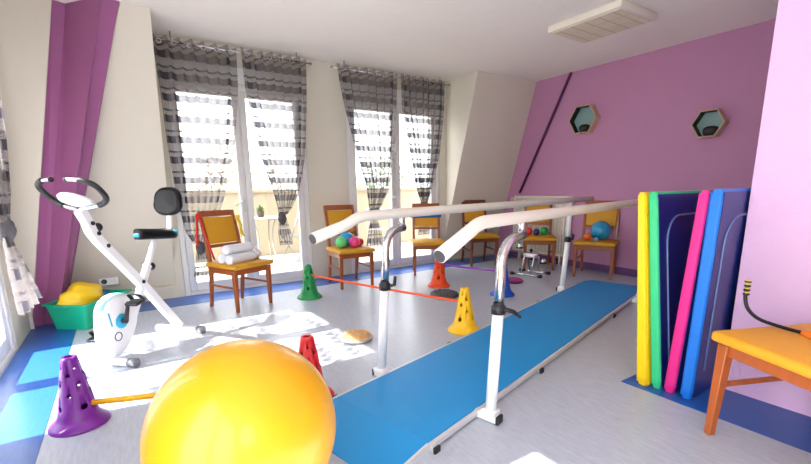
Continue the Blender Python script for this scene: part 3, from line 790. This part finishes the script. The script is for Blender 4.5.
# turquoise cover strip over the top shoulder
tb = MB(); arc = [p for p in dense if p[1] > 0.40]
arc.sort(key=lambda p: math.atan2(p[1] - cz, p[0] - cx))
ra = [[tb.bm.verts.new((cx + (p[0] - cx) * k, y, cz + (p[1] - cz) * k)) for p in arc] for y, k in ((-0.034, 0.99), (-0.034, 1.02), (0.034, 1.02), (0.034, 0.99))]
for a, b_ in zip(ra, ra[1:]):
    for k in range(len(arc) - 1):
        f = tb.bm.faces.new((a[k], a[k + 1], b_[k + 1], b_[k])); f.smooth = True
tb.build('top_strip', M_PALETEAL, hous)
Rx = Euler((-PI / 2, 0, 0)).to_matrix()
MB().lathe([(0, 0), (0.052, 0), (0.052, 0.006), (0.046, 0.010), (0, 0.010)], (0.245, 0.046, 0.305), 28, R=Rx).build('hub_ring', M_TEAL, hous)
MB().lathe([(0.026, 0), (0.026, 0.004), (0.032, 0.004), (0.032, 0)], (0.29, 0.0465, 0.205), 28, R=Rx, closed=True).build('badge', M_DGREY, hous)
MB().box((0.335, 0.048, 0.34), (0.012, 0.003, 0.10), rot=Euler((0, 0.15, 0)), bev=0.001, seg=1).build('slot', M_TEAL, hous)
cr = MB(); cr.tube([(0.245, -0.09, 0.305), (0.245, 0.09, 0.305)], 0.016, 12); cr.build('crank_axle', M_BLACK, bk)
for s, (px_, pz_) in ((1, (0.215, 0.435)), (-1, (0.275, 0.175))):
    c_ = MB(); y_ = s * 0.085
    c_.tube([(0.245, y_, 0.305), (px_, y_ + s * 0.006, pz_)], [0.015, 0.012], 12); c_.build('crank_arm', M_BLACK, bk)
    pd = MB(); pd.box((px_, y_ + s * 0.062, pz_), (0.085, 0.095, 0.022), rot=Euler((0, 0.2, 0)), bev=0.006); pd.tube([(px_, y_, pz_), (px_, y_ + s * 0.03, pz_)], 0.007, 8)
    po = pd.build('pedal', M_BLACK, bk)
    sp2 = MB(); strip(sp2, [Vector((px_ - 0.03, y_ + s * 0.02, pz_ + 0.01)), Vector((px_, y_ + s * 0.02, pz_ + 0.055)), Vector((px_ + 0.01, y_ + s * 0.06, pz_ + 0.062)), Vector((px_, y_ + s * 0.105, pz_ + 0.05)), Vector((px_ - 0.03, y_ + s * 0.11, pz_ + 0.01))], 0.035, (1, 0, 0))
    sp2.build('pedal_strap', M_BLACK, po)
# saddle: shaped outline, nose to the front
sd = MB(); prof = [(0.0, 0.026), (0.03, 0.045), (0.09, 0.058), (0.15, 0.074), (0.21, 0.094), (0.265, 0.105), (0.305, 0.102), (0.33, 0.085)]
rings = []
for (d_, hw) in prof:
    x = -0.045 - d_; zc = 0.888 - 0.03 * (d_ / 0.36); row = []
    for k in range(20):
        th = 2 * PI * k / 20; c_, s_ = math.cos(th), math.sin(th)
        row.append(sd.bm.verts.new((x, hw * math.copysign(abs(c_) ** 0.6, c_), zc + (0.040 if s_ > 0 else 0.042) * math.copysign(abs(s_) ** 0.7, s_) - (0.010 * abs(c_)))))
    rings.append(row)
for a, b_ in zip(rings, rings[1:]):
    for k in range(20):
        f = sd.bm.faces.new((a[k], a[(k + 1) % 20], b_[(k + 1) % 20], b_[k])); f.smooth = True
sd.bm.faces.new(list(reversed(rings[0]))); sd.bm.faces.new(rings[-1])
seat = sd.build('seat', M_BLACKL, bk)
MB().box((-0.355, 0.0, 0.860), (0.05, 0.200, 0.064), bev=0.02, seg=3).build('seat_trim', M_TEAL, seat)
MB().box((-0.055, 0, 0.878), (0.035, 0.052, 0.03), bev=0.01, seg=2).build('seat_trim', M_TEAL, seat)
bar([(-0.30, 0, 0.835), (-0.395, 0, 0.84), (-0.405, 0, 0.93), (-0.42, 0, 1.02)], 0.045, 0.022, 'back_post', M_WHITE, bk)
bb = MB(); hw, hh = 0.130, 0.115
ol = []
for k in range(36):
    th = 2 * PI * k / 36; c_, s_ = math.cos(th), math.sin(th)
    ol.append((hw * math.copysign(abs(c_) ** 0.78, c_) * (1.0 if s_ < 0 else 0.94), hh * math.copysign(abs(s_) ** 0.75, s_)))
rings = [[bb.bm.verts.new((-0.40 - 0.19 * 0 + x - 0.16 * z * k, y * k, 1.118 + z * k)) for y, z in ol] for x, k in ((0.01, 0.78), (0.002, 0.92), (-0.015, 1.0), (-0.03, 1.0), (-0.045, 0.9))]
for a, b_ in zip(rings, rings[1:]):
    for k in range(36):
        f = bb.bm.faces.new((a[k], a[(k + 1) % 36], b_[(k + 1) % 36], b_[k])); f.smooth = True
bb.bm.faces.new(rings[0]); bb.bm.faces.new(list(reversed(rings[-1])))
bb.build('backrest', M_BLACKL, bk)
# console: tilted oval dish
cn = MB(); Rc = Euler((0, DEG(-28), 0)).to_matrix()
cn.lathe([(0, -0.022), (0.06, -0.02), (0.10, -0.008), (0.112, 0.006), (0.105, 0.016), (0.0, 0.020)], (0, 0, 0), 32)
for v_ in cn.bm.verts:
    v_.co = Rc @ Vector((v_.co.x * 0.86, v_.co.y * 0.95, v_.co.z)) + Vector((0.40, 0, 1.145))
cno = cn.build('console', M_PLASTW, bk)
sc_ = MB().box((0.385, 0, 1.163), (0.07, 0.12, 0.006), rot=Euler((0, DEG(-28), 0)), bev=0.003, seg=1); sc_.build('display', mat('grey display', (190, 196, 200), 0.25), cno)
for s in (-1, 1):
    P = smooth_path([(0.39, s * 0.03, 1.095), (0.375, s * 0.09, 1.105), (0.365, s * 0.165, 1.13), (0.385, s * 0.205, 1.17), (0.445, s * 0.205, 1.235), (0.475, s * 0.155, 1.268), (0.487, s * 0.10, 1.275), (0.493, s * 0.06, 1.277)], 6)
    hbar = MB(); hbar.tube(P, 0.0125, 12); ho = hbar.build('handlebar', M_CHROME, bk)
    gp_ = MB(); gp_.tube(P[9:34], 0.0175, 14); gp_.build('grip', M_BLACK, ho)
    ec = MB(); ec.tube([P[-1], P[-1] + (P[-1] - P[-2]).normalized() * 0.012], 0.016, 12); ec.build('end_plug', M_DGREY, ho)

# ------------------------------------------------------------------ green tub with things in it
tub = thing('plastic_tub', 'green rectangular plastic tub on the floor by the purple post', 'tub', (-4.84, -0.345, 0.0025), DEG(143))
tb = MB(); hx, hy, H = 0.30, 0.20, 0.235
def rrect(hx, hy, r, z, n=5):
    out = []
    for (cx_, cy_, a0) in ((hx - r, hy - r, 0), (-hx + r, hy - r, PI / 2), (-hx + r, -hy + r, PI), (hx - r, -hy + r, 1.5 * PI)):
        for k in range(n + 1):
            a = a0 + PI / 2 * k / n; out.append((cx_ + r * math.cos(a), cy_ + r * math.sin(a), z))
    return out
lv = [rrect(hx - 0.045, hy - 0.045, 0.03, 0), rrect(hx - 0.012, hy - 0.012, 0.035, H - 0.012), rrect(hx + 0.008, hy + 0.008, 0.04, H - 0.012), rrect(hx + 0.008, hy + 0.008, 0.04, H), rrect(hx - 0.016, hy - 0.016, 0.033, H), rrect(hx - 0.048, hy - 0.048, 0.028, 0.006)]
R_ = [[tb.bm.verts.new(p) for p in l] for l in lv]; n = len(R_[0])
for a, b_ in zip(R_, R_[1:]):
    for k in range(n):
        f = tb.bm.faces.new((a[k], a[(k + 1) % n], b_[(k + 1) % n], b_[k])); f.smooth = False
tb.bm.faces.new(list(reversed(R_[0]))); tb.bm.faces.new(R_[-1])
tb.build('basin', M_TUB, tub)
for s in (-1, 1): MB().box((s * (hx + 0.016), 0, H - 0.012), (0.026, 0.14, 0.014), bev=0.005).build('handle', M_TUB, tub)
bag = MB().sphere((0, 0, 0), 0.17, 40, 24, (1.2, 0.8, 0.92), wob=0.085, seed=11).build('yellow_bag', M_BAGY)
bag.location = (-4.80, -0.405, 0.225); bag.rotation_euler = (0, DEG(-14), DEG(143))
tag(bag, 'crumpled yellow bag filling the green tub', 'bag')
bb_ = MB().sphere((0, 0, 0), 0.075, 28, 16, (1, 1, 0.9), wob=0.04, seed=3).build('blue_bag', mat('teal blue plastic', (20, 120, 165), 0.5, bump=0.3, bscale=25))
bb_.location = (-4.985, -0.245, 0.19); tag(bb_, 'blue bag in the tub behind the yellow bag', 'bag')

# ------------------------------------------------------------------ cones
def make_cone(label, x, y, col, rz, r=0.14, h=0.375):
    c = thing('training_cone', label, 'cone', (x, y, 0), rz, 'perforated training cones')
    prof = [(r, 0.0), (r, 0.010), (r * 0.93, 0.022), (r * 0.76, 0.042), (r * 0.66, 0.065), (r * 0.62, 0.098), (r * 0.595, 0.10), (r * 0.50, 0.19), (r * 0.475, 0.192), (r * 0.39, 0.28), (r * 0.365, 0.282), (r * 0.27, h - 0.012), (r * 0.24, h), (r * 0.15, h)]
    inner = [(r * 0.15, h - 0.006), (r * 0.20, h - 0.016), (r * 0.30, 0.28), (r * 0.42, 0.19), (r * 0.53, 0.098), (r * 0.6, 0.06), (r * 0.88, 0.008), (r * 0.92, 0.0)]
    m_ = mat(label.split(' training')[0] + ' cone plastic', col, 0.36, noise=0.02)
    o = MB().lathe(prof + inner, seg=40, closed=True).build('cone_body', m_, c)
    cut = MB()
    for i, (z, a) in enumerate(((0.115, 0.0), (0.115, PI / 2), (0.235, 0.0), (0.235, PI / 2), (0.32, 0.0), (0.32, PI / 2), (0.185, PI / 4), (0.285, PI / 4), (0.185, 3 * PI / 4), (0.285, 3 * PI / 4))):
        dv = Vector((math.cos(a), math.sin(a), 0)) * 0.3
        cut.tube([Vector((0, 0, z)) - dv, Vector((0, 0, z)) + dv], 0.0165 if z < 0.12 else 0.0115 if z < 0.3 else 0.007, 12)
        if i % 1 == 0:
            co = cut.build('cutter', m_); cut = MB()
            md = o.modifiers.new('hole', 'BOOLEAN'); md.operation = 'DIFFERENCE'; md.object = co; md.solver = 'EXACT'
            co.parent = c
            bpy.context.view_layer.update()
            dg = bpy.context.evaluated_depsgraph_get()
            me = bpy.data.meshes.new_from_object(o.evaluated_get(dg), depsgraph=dg)
            o.modifiers.clear(); old = o.data; o.data = me; bpy.data.meshes.remove(old)
            cm = co.data; bpy.data.objects.remove(co); bpy.data.meshes.remove(cm)
    cut.bm.free()
    return c
cone_p = make_cone('purple training cone in the left foreground', -2.655, -0.315, (120, 34, 150), DEG(28), 0.135)
cone_g = make_cone('green training cone beside the towel chair', -4.45, 1.655, (16, 140, 72), DEG(60))
cone_y = make_cone('yellow training cone beside the blue walkway', -2.585, 2.315, (250, 192, 16), DEG(20))
cone_o = make_cone('orange training cone in front of the empty chair', -4.02, 3.17, (235, 74, 18), DEG(50))
cone_b = make_cone('blue training cone behind the chrome post', -3.25, 3.475, (18, 84, 196), DEG(10))
cone_r = make_cone('red training cone half hidden behind the gym ball', -2.225, 0.795, (212, 24, 30), DEG(70))

def stick(label, a, b_, r, col, sag=0.0):
    P = bez(a, (Vector(a) + Vector(b_)) / 2 + Vector((0, 0, -sag)), b_, 12)
    o = MB().tube(P, r, 12).build('exercise_stick', mat(label[:14] + ' plastic', col, 0.4)); tag(o, label, 'stick', 'coloured sticks slotted in cones'); return o
stick('yellow stick from the purple cone to the red cone', (-2.625, -0.26, 0.114), (-2.25, 0.74, 0.114), 0.0155, (246, 180, 20))
stick('orange stick from the green cone to the yellow cone', (-4.42, 1.668, 0.262), (-2.615, 2.303, 0.25), 0.0115, (240, 88, 40), 0.015)
stick('purple stick from the orange cone to the blue cone', (-3.985, 3.185, 0.285), (-3.285, 3.46, 0.27), 0.0115, (136, 56, 176), 0.02)

# gym ball
gb = thing('gym_ball', 'large yellow gym ball in the foreground', 'gym ball', (-1.51, 0.284, 0))
g_ = MB(); NB = 64
g_.sphere((0, 0, 0.331), 0.331, 96, 64); g_.build('shell', M_BALLY, gb)
g2 = MB()
g2.lathe([(0, 0), (0.012, 0), (0.012, 0.004), (0.006, 0.006), (0, 0.006)], (-0.225, 0.20, 0.331 - 0.135), 16, R=Vector((-0.225, 0.20, -0.135)).to_track_quat('Z', 'Y').to_matrix())
g2.build('valve_plug', mat('pale plug', (236, 226, 190), 0.4), gb)

# ------------------------------------------------------------------ parallel bars with walkway
pb = thing('parallel_bars', 'parallel walking bars with blue walkway across the room', 'parallel bars', (-1.434, 1.475, 0), math.radians(14.36))
L0, L1, T0, T1 = -0.42, 3.47, -0.745, -0.085
wk = MB(); wk.box(((T0 + T1) / 2, (L0 + L1) / 2, 0.037), (T1 - T0, L1 - L0, 0.014), bev=0.003, seg=1); wo = wk.build('walkway', M_MATBLUE, pb)
for e, sgn in ((L0, -1), (L1, 1)):
    rm = MB(); yb_ = e + sgn * 0.003; yt = e + sgn * 0.30
    rm.add_verts([(T0, yb_, 0.028), (T1, yb_, 0.028), (T1, yb_, 0.044), (T0, yb_, 0.044), (T0, yt, 0.001), (T1, yt, 0.001), (T1, yt, 0.006), (T0, yt, 0.006)],
                 [(0, 1, 2, 3), (4, 5, 6, 7), (3, 2, 6, 7), (0, 1, 5, 4), (1, 2, 6, 5), (0, 3, 7, 4)])
    rm.build('ramp', M_MATBLUE, pb)
    for tx in (T0 - 0.008, T1 + 0.008):
        ts = MB(); ts.add_verts([(tx - 0.007, yb_, 0.0), (tx + 0.007, yb_, 0.0), (tx + 0.007, yb_, 0.043), (tx - 0.007, yb_, 0.043), (tx - 0.007, yt, 0.0), (tx + 0.007, yt, 0.0), (tx + 0.007, yt, 0.006), (tx - 0.007, yt, 0.006)],
                     [(0, 1, 2, 3), (4, 5, 6, 7), (3, 2, 6, 7), (0, 1, 5, 4), (1, 2, 6, 5), (0, 3, 7, 4)])
        ts.build('ramp_edge', M_ALU, pb)
for tx in (T0 - 0.012, T1 + 0.012):
    MB().box((tx, (L0 + L1) / 2, 0.026), (0.022, L1 - L0, 0.030), bev=0.003, seg=1).build('side_rail', M_ALU, pb)
for yy in (-0.40, 0.72, 2.28, 3.4):
    MB().box(((T0 + T1) / 2, yy, 0.015), (T1 - T0 + 0.07, 0.035, 0.028), bev=0.003, seg=1).build('cross_bar', M_ALU, pb)
    for tx in (T0 - 0.042, T1 + 0.042): MB().box((tx, yy, 0.016), (0.016, 0.042, 0.032), bev=0.004).build('foot_cap', M_BLACK, pb)
TL, TR = -0.806, 0.0
RZ = 1.043; RR = 0.031
for yy in (0.0, 2.95):
    MB().box(((TL + TR) / 2, yy, 0.022), (TR - TL + 0.09, 0.05, 0.036), bev=0.004).build('base_bar', M_WHITE, pb)
    for tx in (TL - 0.052, TR + 0.052): MB().box((tx, yy, 0.024), (0.016, 0.056, 0.044), bev=0.004).build('foot_cap', M_BLACK, pb)
for tx, sx in ((TL, -1), (TR, 1)):
    for yy, rear in ((0.0, False), (2.95, True)):
        lean = 0.05 if not rear else 0.09; ex = 0.05 if sx > 0 else 0.0
        p = MB(); p.tube([(tx, yy, 0.03), (tx, yy + lean, 0.60)], 0.029, 20); p.build('post', M_WHITE, pb)
        b_ = MB(); b_.box((tx, yy, 0.05), (0.075, 0.075, 0.03), bev=0.006); b_.build('post_foot', M_WHITE, pb)
        c_ = MB(); c_.lathe([(0.030, 0), (0.037, 0.002), (0.037, 0.040), (0.030, 0.046), (0.026, 0.06)], (tx, yy + lean, 0.57), 20); co = c_.build('collar', M_BLACK, pb)
        k_ = MB(); k_.tube([(tx + 0.02, yy + lean + 0.02, 0.595), (tx + 0.035, yy + lean + 0.05, 0.60), (tx + 0.04, yy + lean + 0.055, 0.655)] if sx < 0 else [(tx + 0.03, yy + lean + 0.0, 0.60), (tx + 0.055, yy + lean + 0.05, 0.58), (tx + 0.075, yy + lean + 0.09, 0.545)], [0.012, 0.012, 0.009], 10); k_.build('clamp_lever', M_BLACK, co)
        if not rear:
            P = [Vector((tx, yy + lean, 0.60)), Vector((tx, yy + lean + 0.012, 0.76))] + bez((tx, yy + lean + 0.012, 0.80), (tx, yy + lean + 0.012, 0.935), (tx, yy + lean + 0.13 + ex, 0.948), 10) + [Vector((tx, yy + lean + 0.185 + ex, 0.952))]
            a_ = MB(); a_.tube(P, 0.026, 18); a_.build('arm', M_CHROME, pb)
            MB().tube([(tx, yy + lean + 0.168 + ex, 0.952), (tx, yy + lean + 0.168 + ex, RZ)], 0.02, 14).build('rail_bracket', M_CHROME, pb)
        else:
            a_ = MB(); a_.tube([(tx, yy + lean, 0.60), (tx, yy + lean + 0.01, RZ - 0.01)], 0.022, 16); a_.build('arm', M_WHITE, pb)
    rl = MB(); f0 = -0.44 if sx > 0 else -0.475
    P = [Vector((tx, f0, 0.927 if sx > 0 else 0.945)), Vector((tx, -0.25, 1.0))] + bez((tx, -0.20, 1.020), (tx, -0.15, RZ), (tx, -0.08, RZ), 6) + [Vector((tx, 1.2, RZ)), Vector((tx, 2.6, RZ)), Vector((tx, 3.72, RZ))]
    rl.tube(P, RR, 24); ro = rl.build('handrail', M_RAIL, pb)
    dd = (P[0] - P[1]).normalized()
    MB().tube([P[0] - dd * 0.002, P[0] + dd * 0.004], RR * 0.86, 20).build('end_cap', M_DGREY, ro)

# ------------------------------------------------------------------ gym mats standing on edge
def gym_mat(label, xb0, xb1, xt0, xt1, y0, L, h, edge_m, seam_side):
    """slab standing on its long edge; xb = bottom x range, xt = top x range; it runs away along +y"""
    t = thing('gym_mat', label, 'gym mat', ((xb0 + xb1) / 2, y0, 0.0026), 0, 'gym mats standing on edge')
    cx_ = (xb0 + xb1) / 2
    def X(s, f): a = xb0 + (xt0 - xb0) * f; b2 = xb1 + (xt1 - xb1) * f; return a + (b2 - a) * s - cx_
    cvr = MB(); nz = 24; e = 0.012
    # edge cover: front, back, top, bottom band as a rounded loop with slight bulge
    rings = []
    for i in range(nz + 1):
        f = i / nz; row = []
        bul = 0.004 * math.sin(PI * f)
        z = f * h
        rnd_ = 0.010 * (1 if i in (0, nz) else 0)
        for (s, y) in ((0, e), (0.18, 0.0), (0.82, 0.0), (1, e), (1, L - e), (0.82, L), (0.18, L), (0, L - e)):
            ss = s
            row.append(cvr.bm.verts.new((X(ss, f) + (0.5 - s) * 2 * rnd_ * 0.6, y + (rnd_ if y < L / 2 else -rnd_), z)))
        rings.append(row)
    for a, b2 in zip(rings, rings[1:]):
        for k in range(8):
            f_ = cvr.bm.faces.new((a[k], a[(k + 1) % 8], b2[(k + 1) % 8], b2[k])); f_.smooth = k in (0, 2)
    cvr.bm.faces.new(list(reversed(rings[0]))); cvr.bm.faces.new(rings[-1])
    cvr.build('edge_cover', edge_m, t)
    # navy face panels on both broad sides
    for s, sg in ((0, -1), (1, 1)):
        fp = MB(); m0 = 0.016
        q_ = [(X(s, 0.012) + sg * 0.003, m0, 0.012 * h), (X(s, 0.012) + sg * 0.003, L - m0, 0.012 * h), (X(s, 0.988) + sg * 0.003, L - m0, 0.988 * h), (X(s, 0.988) + sg * 0.003, m0, 0.988 * h)]
        q2 = [(x - sg * 0.006, y, z) for x, y, z in q_]
        fp.add_verts(q_ + q2, [(0, 1, 2, 3), (7, 6, 5, 4), (0, 4, 5, 1), (1, 5, 6, 2), (2, 6, 7, 3), (3, 7, 4, 0)])
        fo = fp.build('face_panel', M_NAVY if s == seam_side else edge_m, t)
        if s == seam_side:
            sm_ = MB(); pts = []
            def S_(y, z): return Vector((X(s, z / h) + sg * 0.005, y, z))
            pts = [S_(0.10, 0.16)] + [S_(0.10, 0.16 + (h - 0.46) * k / 6) for k in range(1, 7)] + [S_(0.10 + 0.16 * (1 - math.cos(a)), h - 0.30 + 0.16 * math.sin(a)) for a in [PI / 2 * k / 8 for k in range(1, 9)]] + [S_(L * 0.5, h - 0.14), S_(L - 0.26, h - 0.14)]
            pts += [S_(L - 0.10 - 0.16 * (1 - math.sin(a)) , h - 0.30 + 0.16 * math.cos(a)) for a in [PI / 2 * k / 8 for k in range(1, 9)]] + [S_(L - 0.10, 0.16)]
            sm_.tube(pts, 0.006, 8); sm_.build('seam', M_PIPING, fo)
    return t
gym_mat('yellow gym mat, leftmost of the standing mats', -1.222, -1.156, -1.322, -1.281, 2.505, 1.15, 1.155, M_YEL, 9)
gym_mat('green edged gym mat with navy face beside the yellow mat', -1.147, -1.090, -1.274, -1.225, 2.53, 1.15, 1.158, M_GRN, 1)
gym_mat('magenta edged gym mat leaning between green and blue mats', -1.080, -1.020, -1.016, -0.968, 2.535, 1.15, 1.165, M_PNK, 1)
gym_mat('bright blue edged gym mat nearest the lilac wall', -0.990, -0.930, -0.963, -0.906, 2.535, 1.15, 1.172, M_BLU, 1)

# ------------------------------------------------------------------ balance discs and pedal exerciser on the floor
def disc(label, x, y, r, rim, top_m, bumps, h=0.05):
    t = thing('balance_disc', label, 'balance disc', (x, y, 0), 0, 'round balance discs on the floor')
    MB().lathe([(0, 0), (r * 0.86, 0), (r * 0.97, 0.008), (r, 0.020), (r * 0.97, 0.030), (r * 0.90, 0.030), (0, 0.028)], seg=40).build('base', rim, t)
    dm = MB(); seg = 48
    prof = [(r * 0.90 * math.cos(PI / 2 * k / 8), 0.030 + (h - 0.030) * math.sin(PI / 2 * k / 8)) for k in range(8)] + [(0, h)]
    dm.lathe(prof, seg=seg)
    if bumps:
        rnd = random.Random(3)
        for k in range(90):
            rr = r * 0.86 * math.sqrt(rnd.random()); a = rnd.uniform(0, 2 * PI)
            zz = 0.030 + (h - 0.030) * math.sqrt(max(0, 1 - (rr / (r * 0.9)) ** 2))
            dm.sphere((rr * math.cos(a), rr * math.sin(a), zz), r * 0.055, 8, 6)
    dm.build('cushion', top_m, t); return t
disc('tan knobbly balance disc in front of the left post', -2.93, 1.46, 0.135, mat('grey disc rim', (178, 176, 168), 0.35), mat('tan knobbly rubber', (228, 176, 118), 0.6, noise=0.35, scale=22), True, 0.058)
disc('dark grey balance disc behind the yellow cone', -3.60, 2.92, 0.165, M_DGREY, mat('charcoal rubber', (70, 70, 74), 0.6, noise=0.2), True, 0.05)
disc('pink and purple balance disc behind the blue cone', -3.62, 4.07, 0.125, mat('purple disc rim', (96, 40, 100), 0.4), mat('pink knobbly rubber', (176, 60, 130), 0.55, noise=0.3, scale=20), True, 0.05)

pe = thing('pedal_exerciser', 'small chrome pedal exerciser on the floor before the radiator chair', 'pedal exerciser', (-3.80, 4.60, 0), math.radians(15))
for yy in (-0.14, 0.14):
    MB().tube([(-0.20, yy, 0.022), (0.20, yy, 0.022)], 0.013, 12).build('floor_bar', M_CHROME, pe)
    for sx in (-0.20, 0.20): MB().tube([(sx - 0.025, yy, 0.0225), (sx + 0.025, yy, 0.0225)], 0.0225, 14).build('rubber_foot', M_BLACK, pe)
for sx in (-0.07, 0.07):
    fr_ = MB(); fr_.tube([(sx, -0.14, 0.03)] + bez((sx, -0.06, 0.22), (sx, 0.0, 0.34), (sx, 0.06, 0.22), 8) + [Vector((sx, 0.14, 0.03))], 0.010, 10); fr_.build('upright', M_CHROME, pe)
MB().tube([(-0.09, 0, 0.27), (0.09, 0, 0.27)], 0.028, 18).build('axle_housing', M_PLASTW, pe)
kn = MB(); kn.tube([(0, 0, 0.28), (0, 0, 0.325)], 0.008, 8); kn.sphere((0, 0, 0.34), 0.022, 16, 10); kn.build('tension_knob', M_BLACK, pe)
for s, dz in ((-1, 0.09), (1, -0.09)):
    ca = MB(); ca.tube([(s * 0.09, 0, 0.27), (s * 0.115, 0, 0.27), (s * 0.12, 0.02, 0.27 + dz)], 0.008, 8); ca.build('crank_arm', M_CHROME, pe)
    pd = MB(); pd.box((s * 0.175, 0.02, 0.27 + dz), (0.09, 0.075, 0.022), bev=0.005); pd.tube([(s * 0.115, 0.02, 0.27 + dz), (s * 0.14, 0.02, 0.27 + dz)], 0.007, 8); pdo = pd.build('pedal', M_BLACK, pe)
    st_ = MB(); strip(st_, [Vector((s * 0.175, -0.015, 0.275 + dz)), Vector((s * 0.175, -0.005, 0.32 + dz)), Vector((s * 0.175, 0.045, 0.32 + dz)), Vector((s * 0.175, 0.055, 0.275 + dz))], 0.03, (1, 0, 0)); st_.build('pedal_strap', M_PLASTW, pdo)

# ------------------------------------------------------------------ terrace outside
struct('ground_terrace', MB().box((-7.6, 2.0, -0.06), (4.1, 12.0, 0.08)), M_TERR)
struct('ground_terrace_left', MB().box((-1.8, -3.0, -0.06), (7.5, 4.0, 0.08)), M_TERR)
struct('wall_parapet', MB().box((-8.1, 2.0, 0.57), (0.2, 12.0, 1.18)).box((-8.1, 2.0, 1.18), (0.28, 12.0, 0.05)), M_PARA)
tt = thing('garden_table', 'pale bistro table on the terrace outside the window', 'table', (-7.0, 1.93, -0.02))
MB().lathe([(0, 0.76), (0.34, 0.76), (0.345, 0.77), (0.34, 0.785), (0, 0.785)], seg=36).build('tabletop', M_GARD, tt)
for k in range(3):
    a = 2 * PI * k / 3 + 0.5
    MB().tube(bez((0.26 * math.cos(a), 0.26 * math.sin(a), 0.0), (0.02 * math.cos(a), 0.02 * math.sin(a), 0.4), (0.22 * math.cos(a), 0.22 * math.sin(a), 0.76), 8), 0.012, 8).build('leg', M_GARD, tt)
def folding_chair(label, x, y, rz):
    t = thing('folding_chair', label, 'folding chair', (x, y, -0.02), rz, 'terrace folding chairs')
    for s in (-1, 1):
        MB().tube([(0.24, s * 0.2, 0), (-0.05, s * 0.2, 0.45), (-0.24, s * 0.2, 0.86)], 0.011, 8).build('frame_leg', M_GARD, t)
        MB().tube([(-0.22, s * 0.18, 0), (0.20, s * 0.18, 0.45)], 0.011, 8).build('frame_leg', M_GARD, t)
    sl = MB()
    for k in range(5): sl.box((-0.13 + k * 0.075, 0, 0.455), (0.05, 0.38, 0.014), bev=0.003, seg=1)
    sl.build('seat_slats', M_GARD, t)
    sb = MB()
    for k in range(3): sb.box((-0.17 - k * 0.035, 0, 0.70 + k * 0.07), (0.012, 0.40, 0.045), bev=0.003, seg=1)
    sb.build('back_slats', M_GARD, t)
folding_chair('pale folding chair right of the terrace table', -6.95, 2.45, DEG(205))
folding_chair('pale folding chair on the terrace seen through the far window', -7.0, 4.05, DEG(150))
pl = thing('potted_plant', 'small potted plant on the terrace table', 'potted plant', (-7.0, 1.86, 0.765))
MB().lathe([(0, 0), (0.045, 0), (0.06, 0.10), (0.064, 0.105), (0.056, 0.105), (0.05, 0.09), (0, 0.09)], seg=20).build('pot', mat('dark pot', (70, 66, 60), 0.6), pl)
lf = MB(); rnd = random.Random(5)
for k in range(40):
    a = rnd.uniform(0, 2 * PI); e_ = rnd.uniform(0.2, 1.3); L_ = rnd.uniform(0.08, 0.15)
    d_ = Vector((math.cos(a) * math.cos(e_), math.sin(a) * math.cos(e_), math.sin(e_))); b0 = Vector((0, 0, 0.09)); tip = b0 + d_ * L_; sd_ = d_.cross(Vector((0, 0, 1))).normalized() * 0.014; md_ = b0 + d_ * L_ * 0.6
    lf.add_verts([b0, md_ + sd_, tip, md_ - sd_, md_ + Vector((0, 0, 0.004))], [(0, 1, 4), (1, 2, 4), (2, 3, 4), (3, 0, 4)])
lf.build('leaves', M_LEAF, pl)

def tree(label, x, y, z0, h, cr, leaf, seed, twig=False):
    t = thing('garden_tree', label, 'tree', (x, y, z0), 0, 'trees beyond the terrace')
    rnd = random.Random(seed)
    tr_ = MB(); tr_.tube([(0, 0, 0), (0.08, 0.02, h * 0.4), (0.02, 0.05, h * 0.72)], [0.12, 0.09, 0.03], 10)
    for k in range(12):
        a = rnd.uniform(0, 2 * PI); b0 = Vector((0.05, 0.03, h * rnd.uniform(0.35, 0.65))); e_ = Vector((math.cos(a) * cr * 0.75, math.sin(a) * cr * 0.75, h * rnd.uniform(0.65, 0.95)))
        tr_.tube([b0, (b0 + e_) / 2 + Vector((0, 0, 0.1)), e_], [0.035, 0.022, 0.008], 6)
    tr_.build('trunk', M_BARK, t)
    cw = MB()
    for k in range(1400):
        d_ = Vector((rnd.gauss(0, 1), rnd.gauss(0, 1), rnd.gauss(0, 1))).normalized() * (rnd.random() ** 0.4)
        c_ = Vector((d_.x * cr, d_.y * cr, h * 0.70 + d_.z * h * 0.32))
        s_ = rnd.uniform(0.05, 0.11); u_ = Vector((rnd.gauss(0, 1), rnd.gauss(0, 1), rnd.gauss(0, 1))).normalized(); w_ = u_.cross(Vector((rnd.gauss(0, 1), rnd.gauss(0, 1), 1))).normalized()
        cw.add_verts([c_ - u_ * s_, c_ + w_ * s_ * 0.45, c_ + u_ * s_, c_ - w_ * s_ * 0.45], [(0, 1, 2, 3)])
    cw.build('crown', leaf, t, fix=False)
tree('bare brownish tree beyond the parapet behind the first window', -13.5, 3.1, -3.0, 5.6, 1.5, M_LEAF2, 1)
tree('green palm-like tree beyond the parapet behind the far window', -12.0, 7.2, -3.0, 5.2, 1.2, M_LEAF, 2)
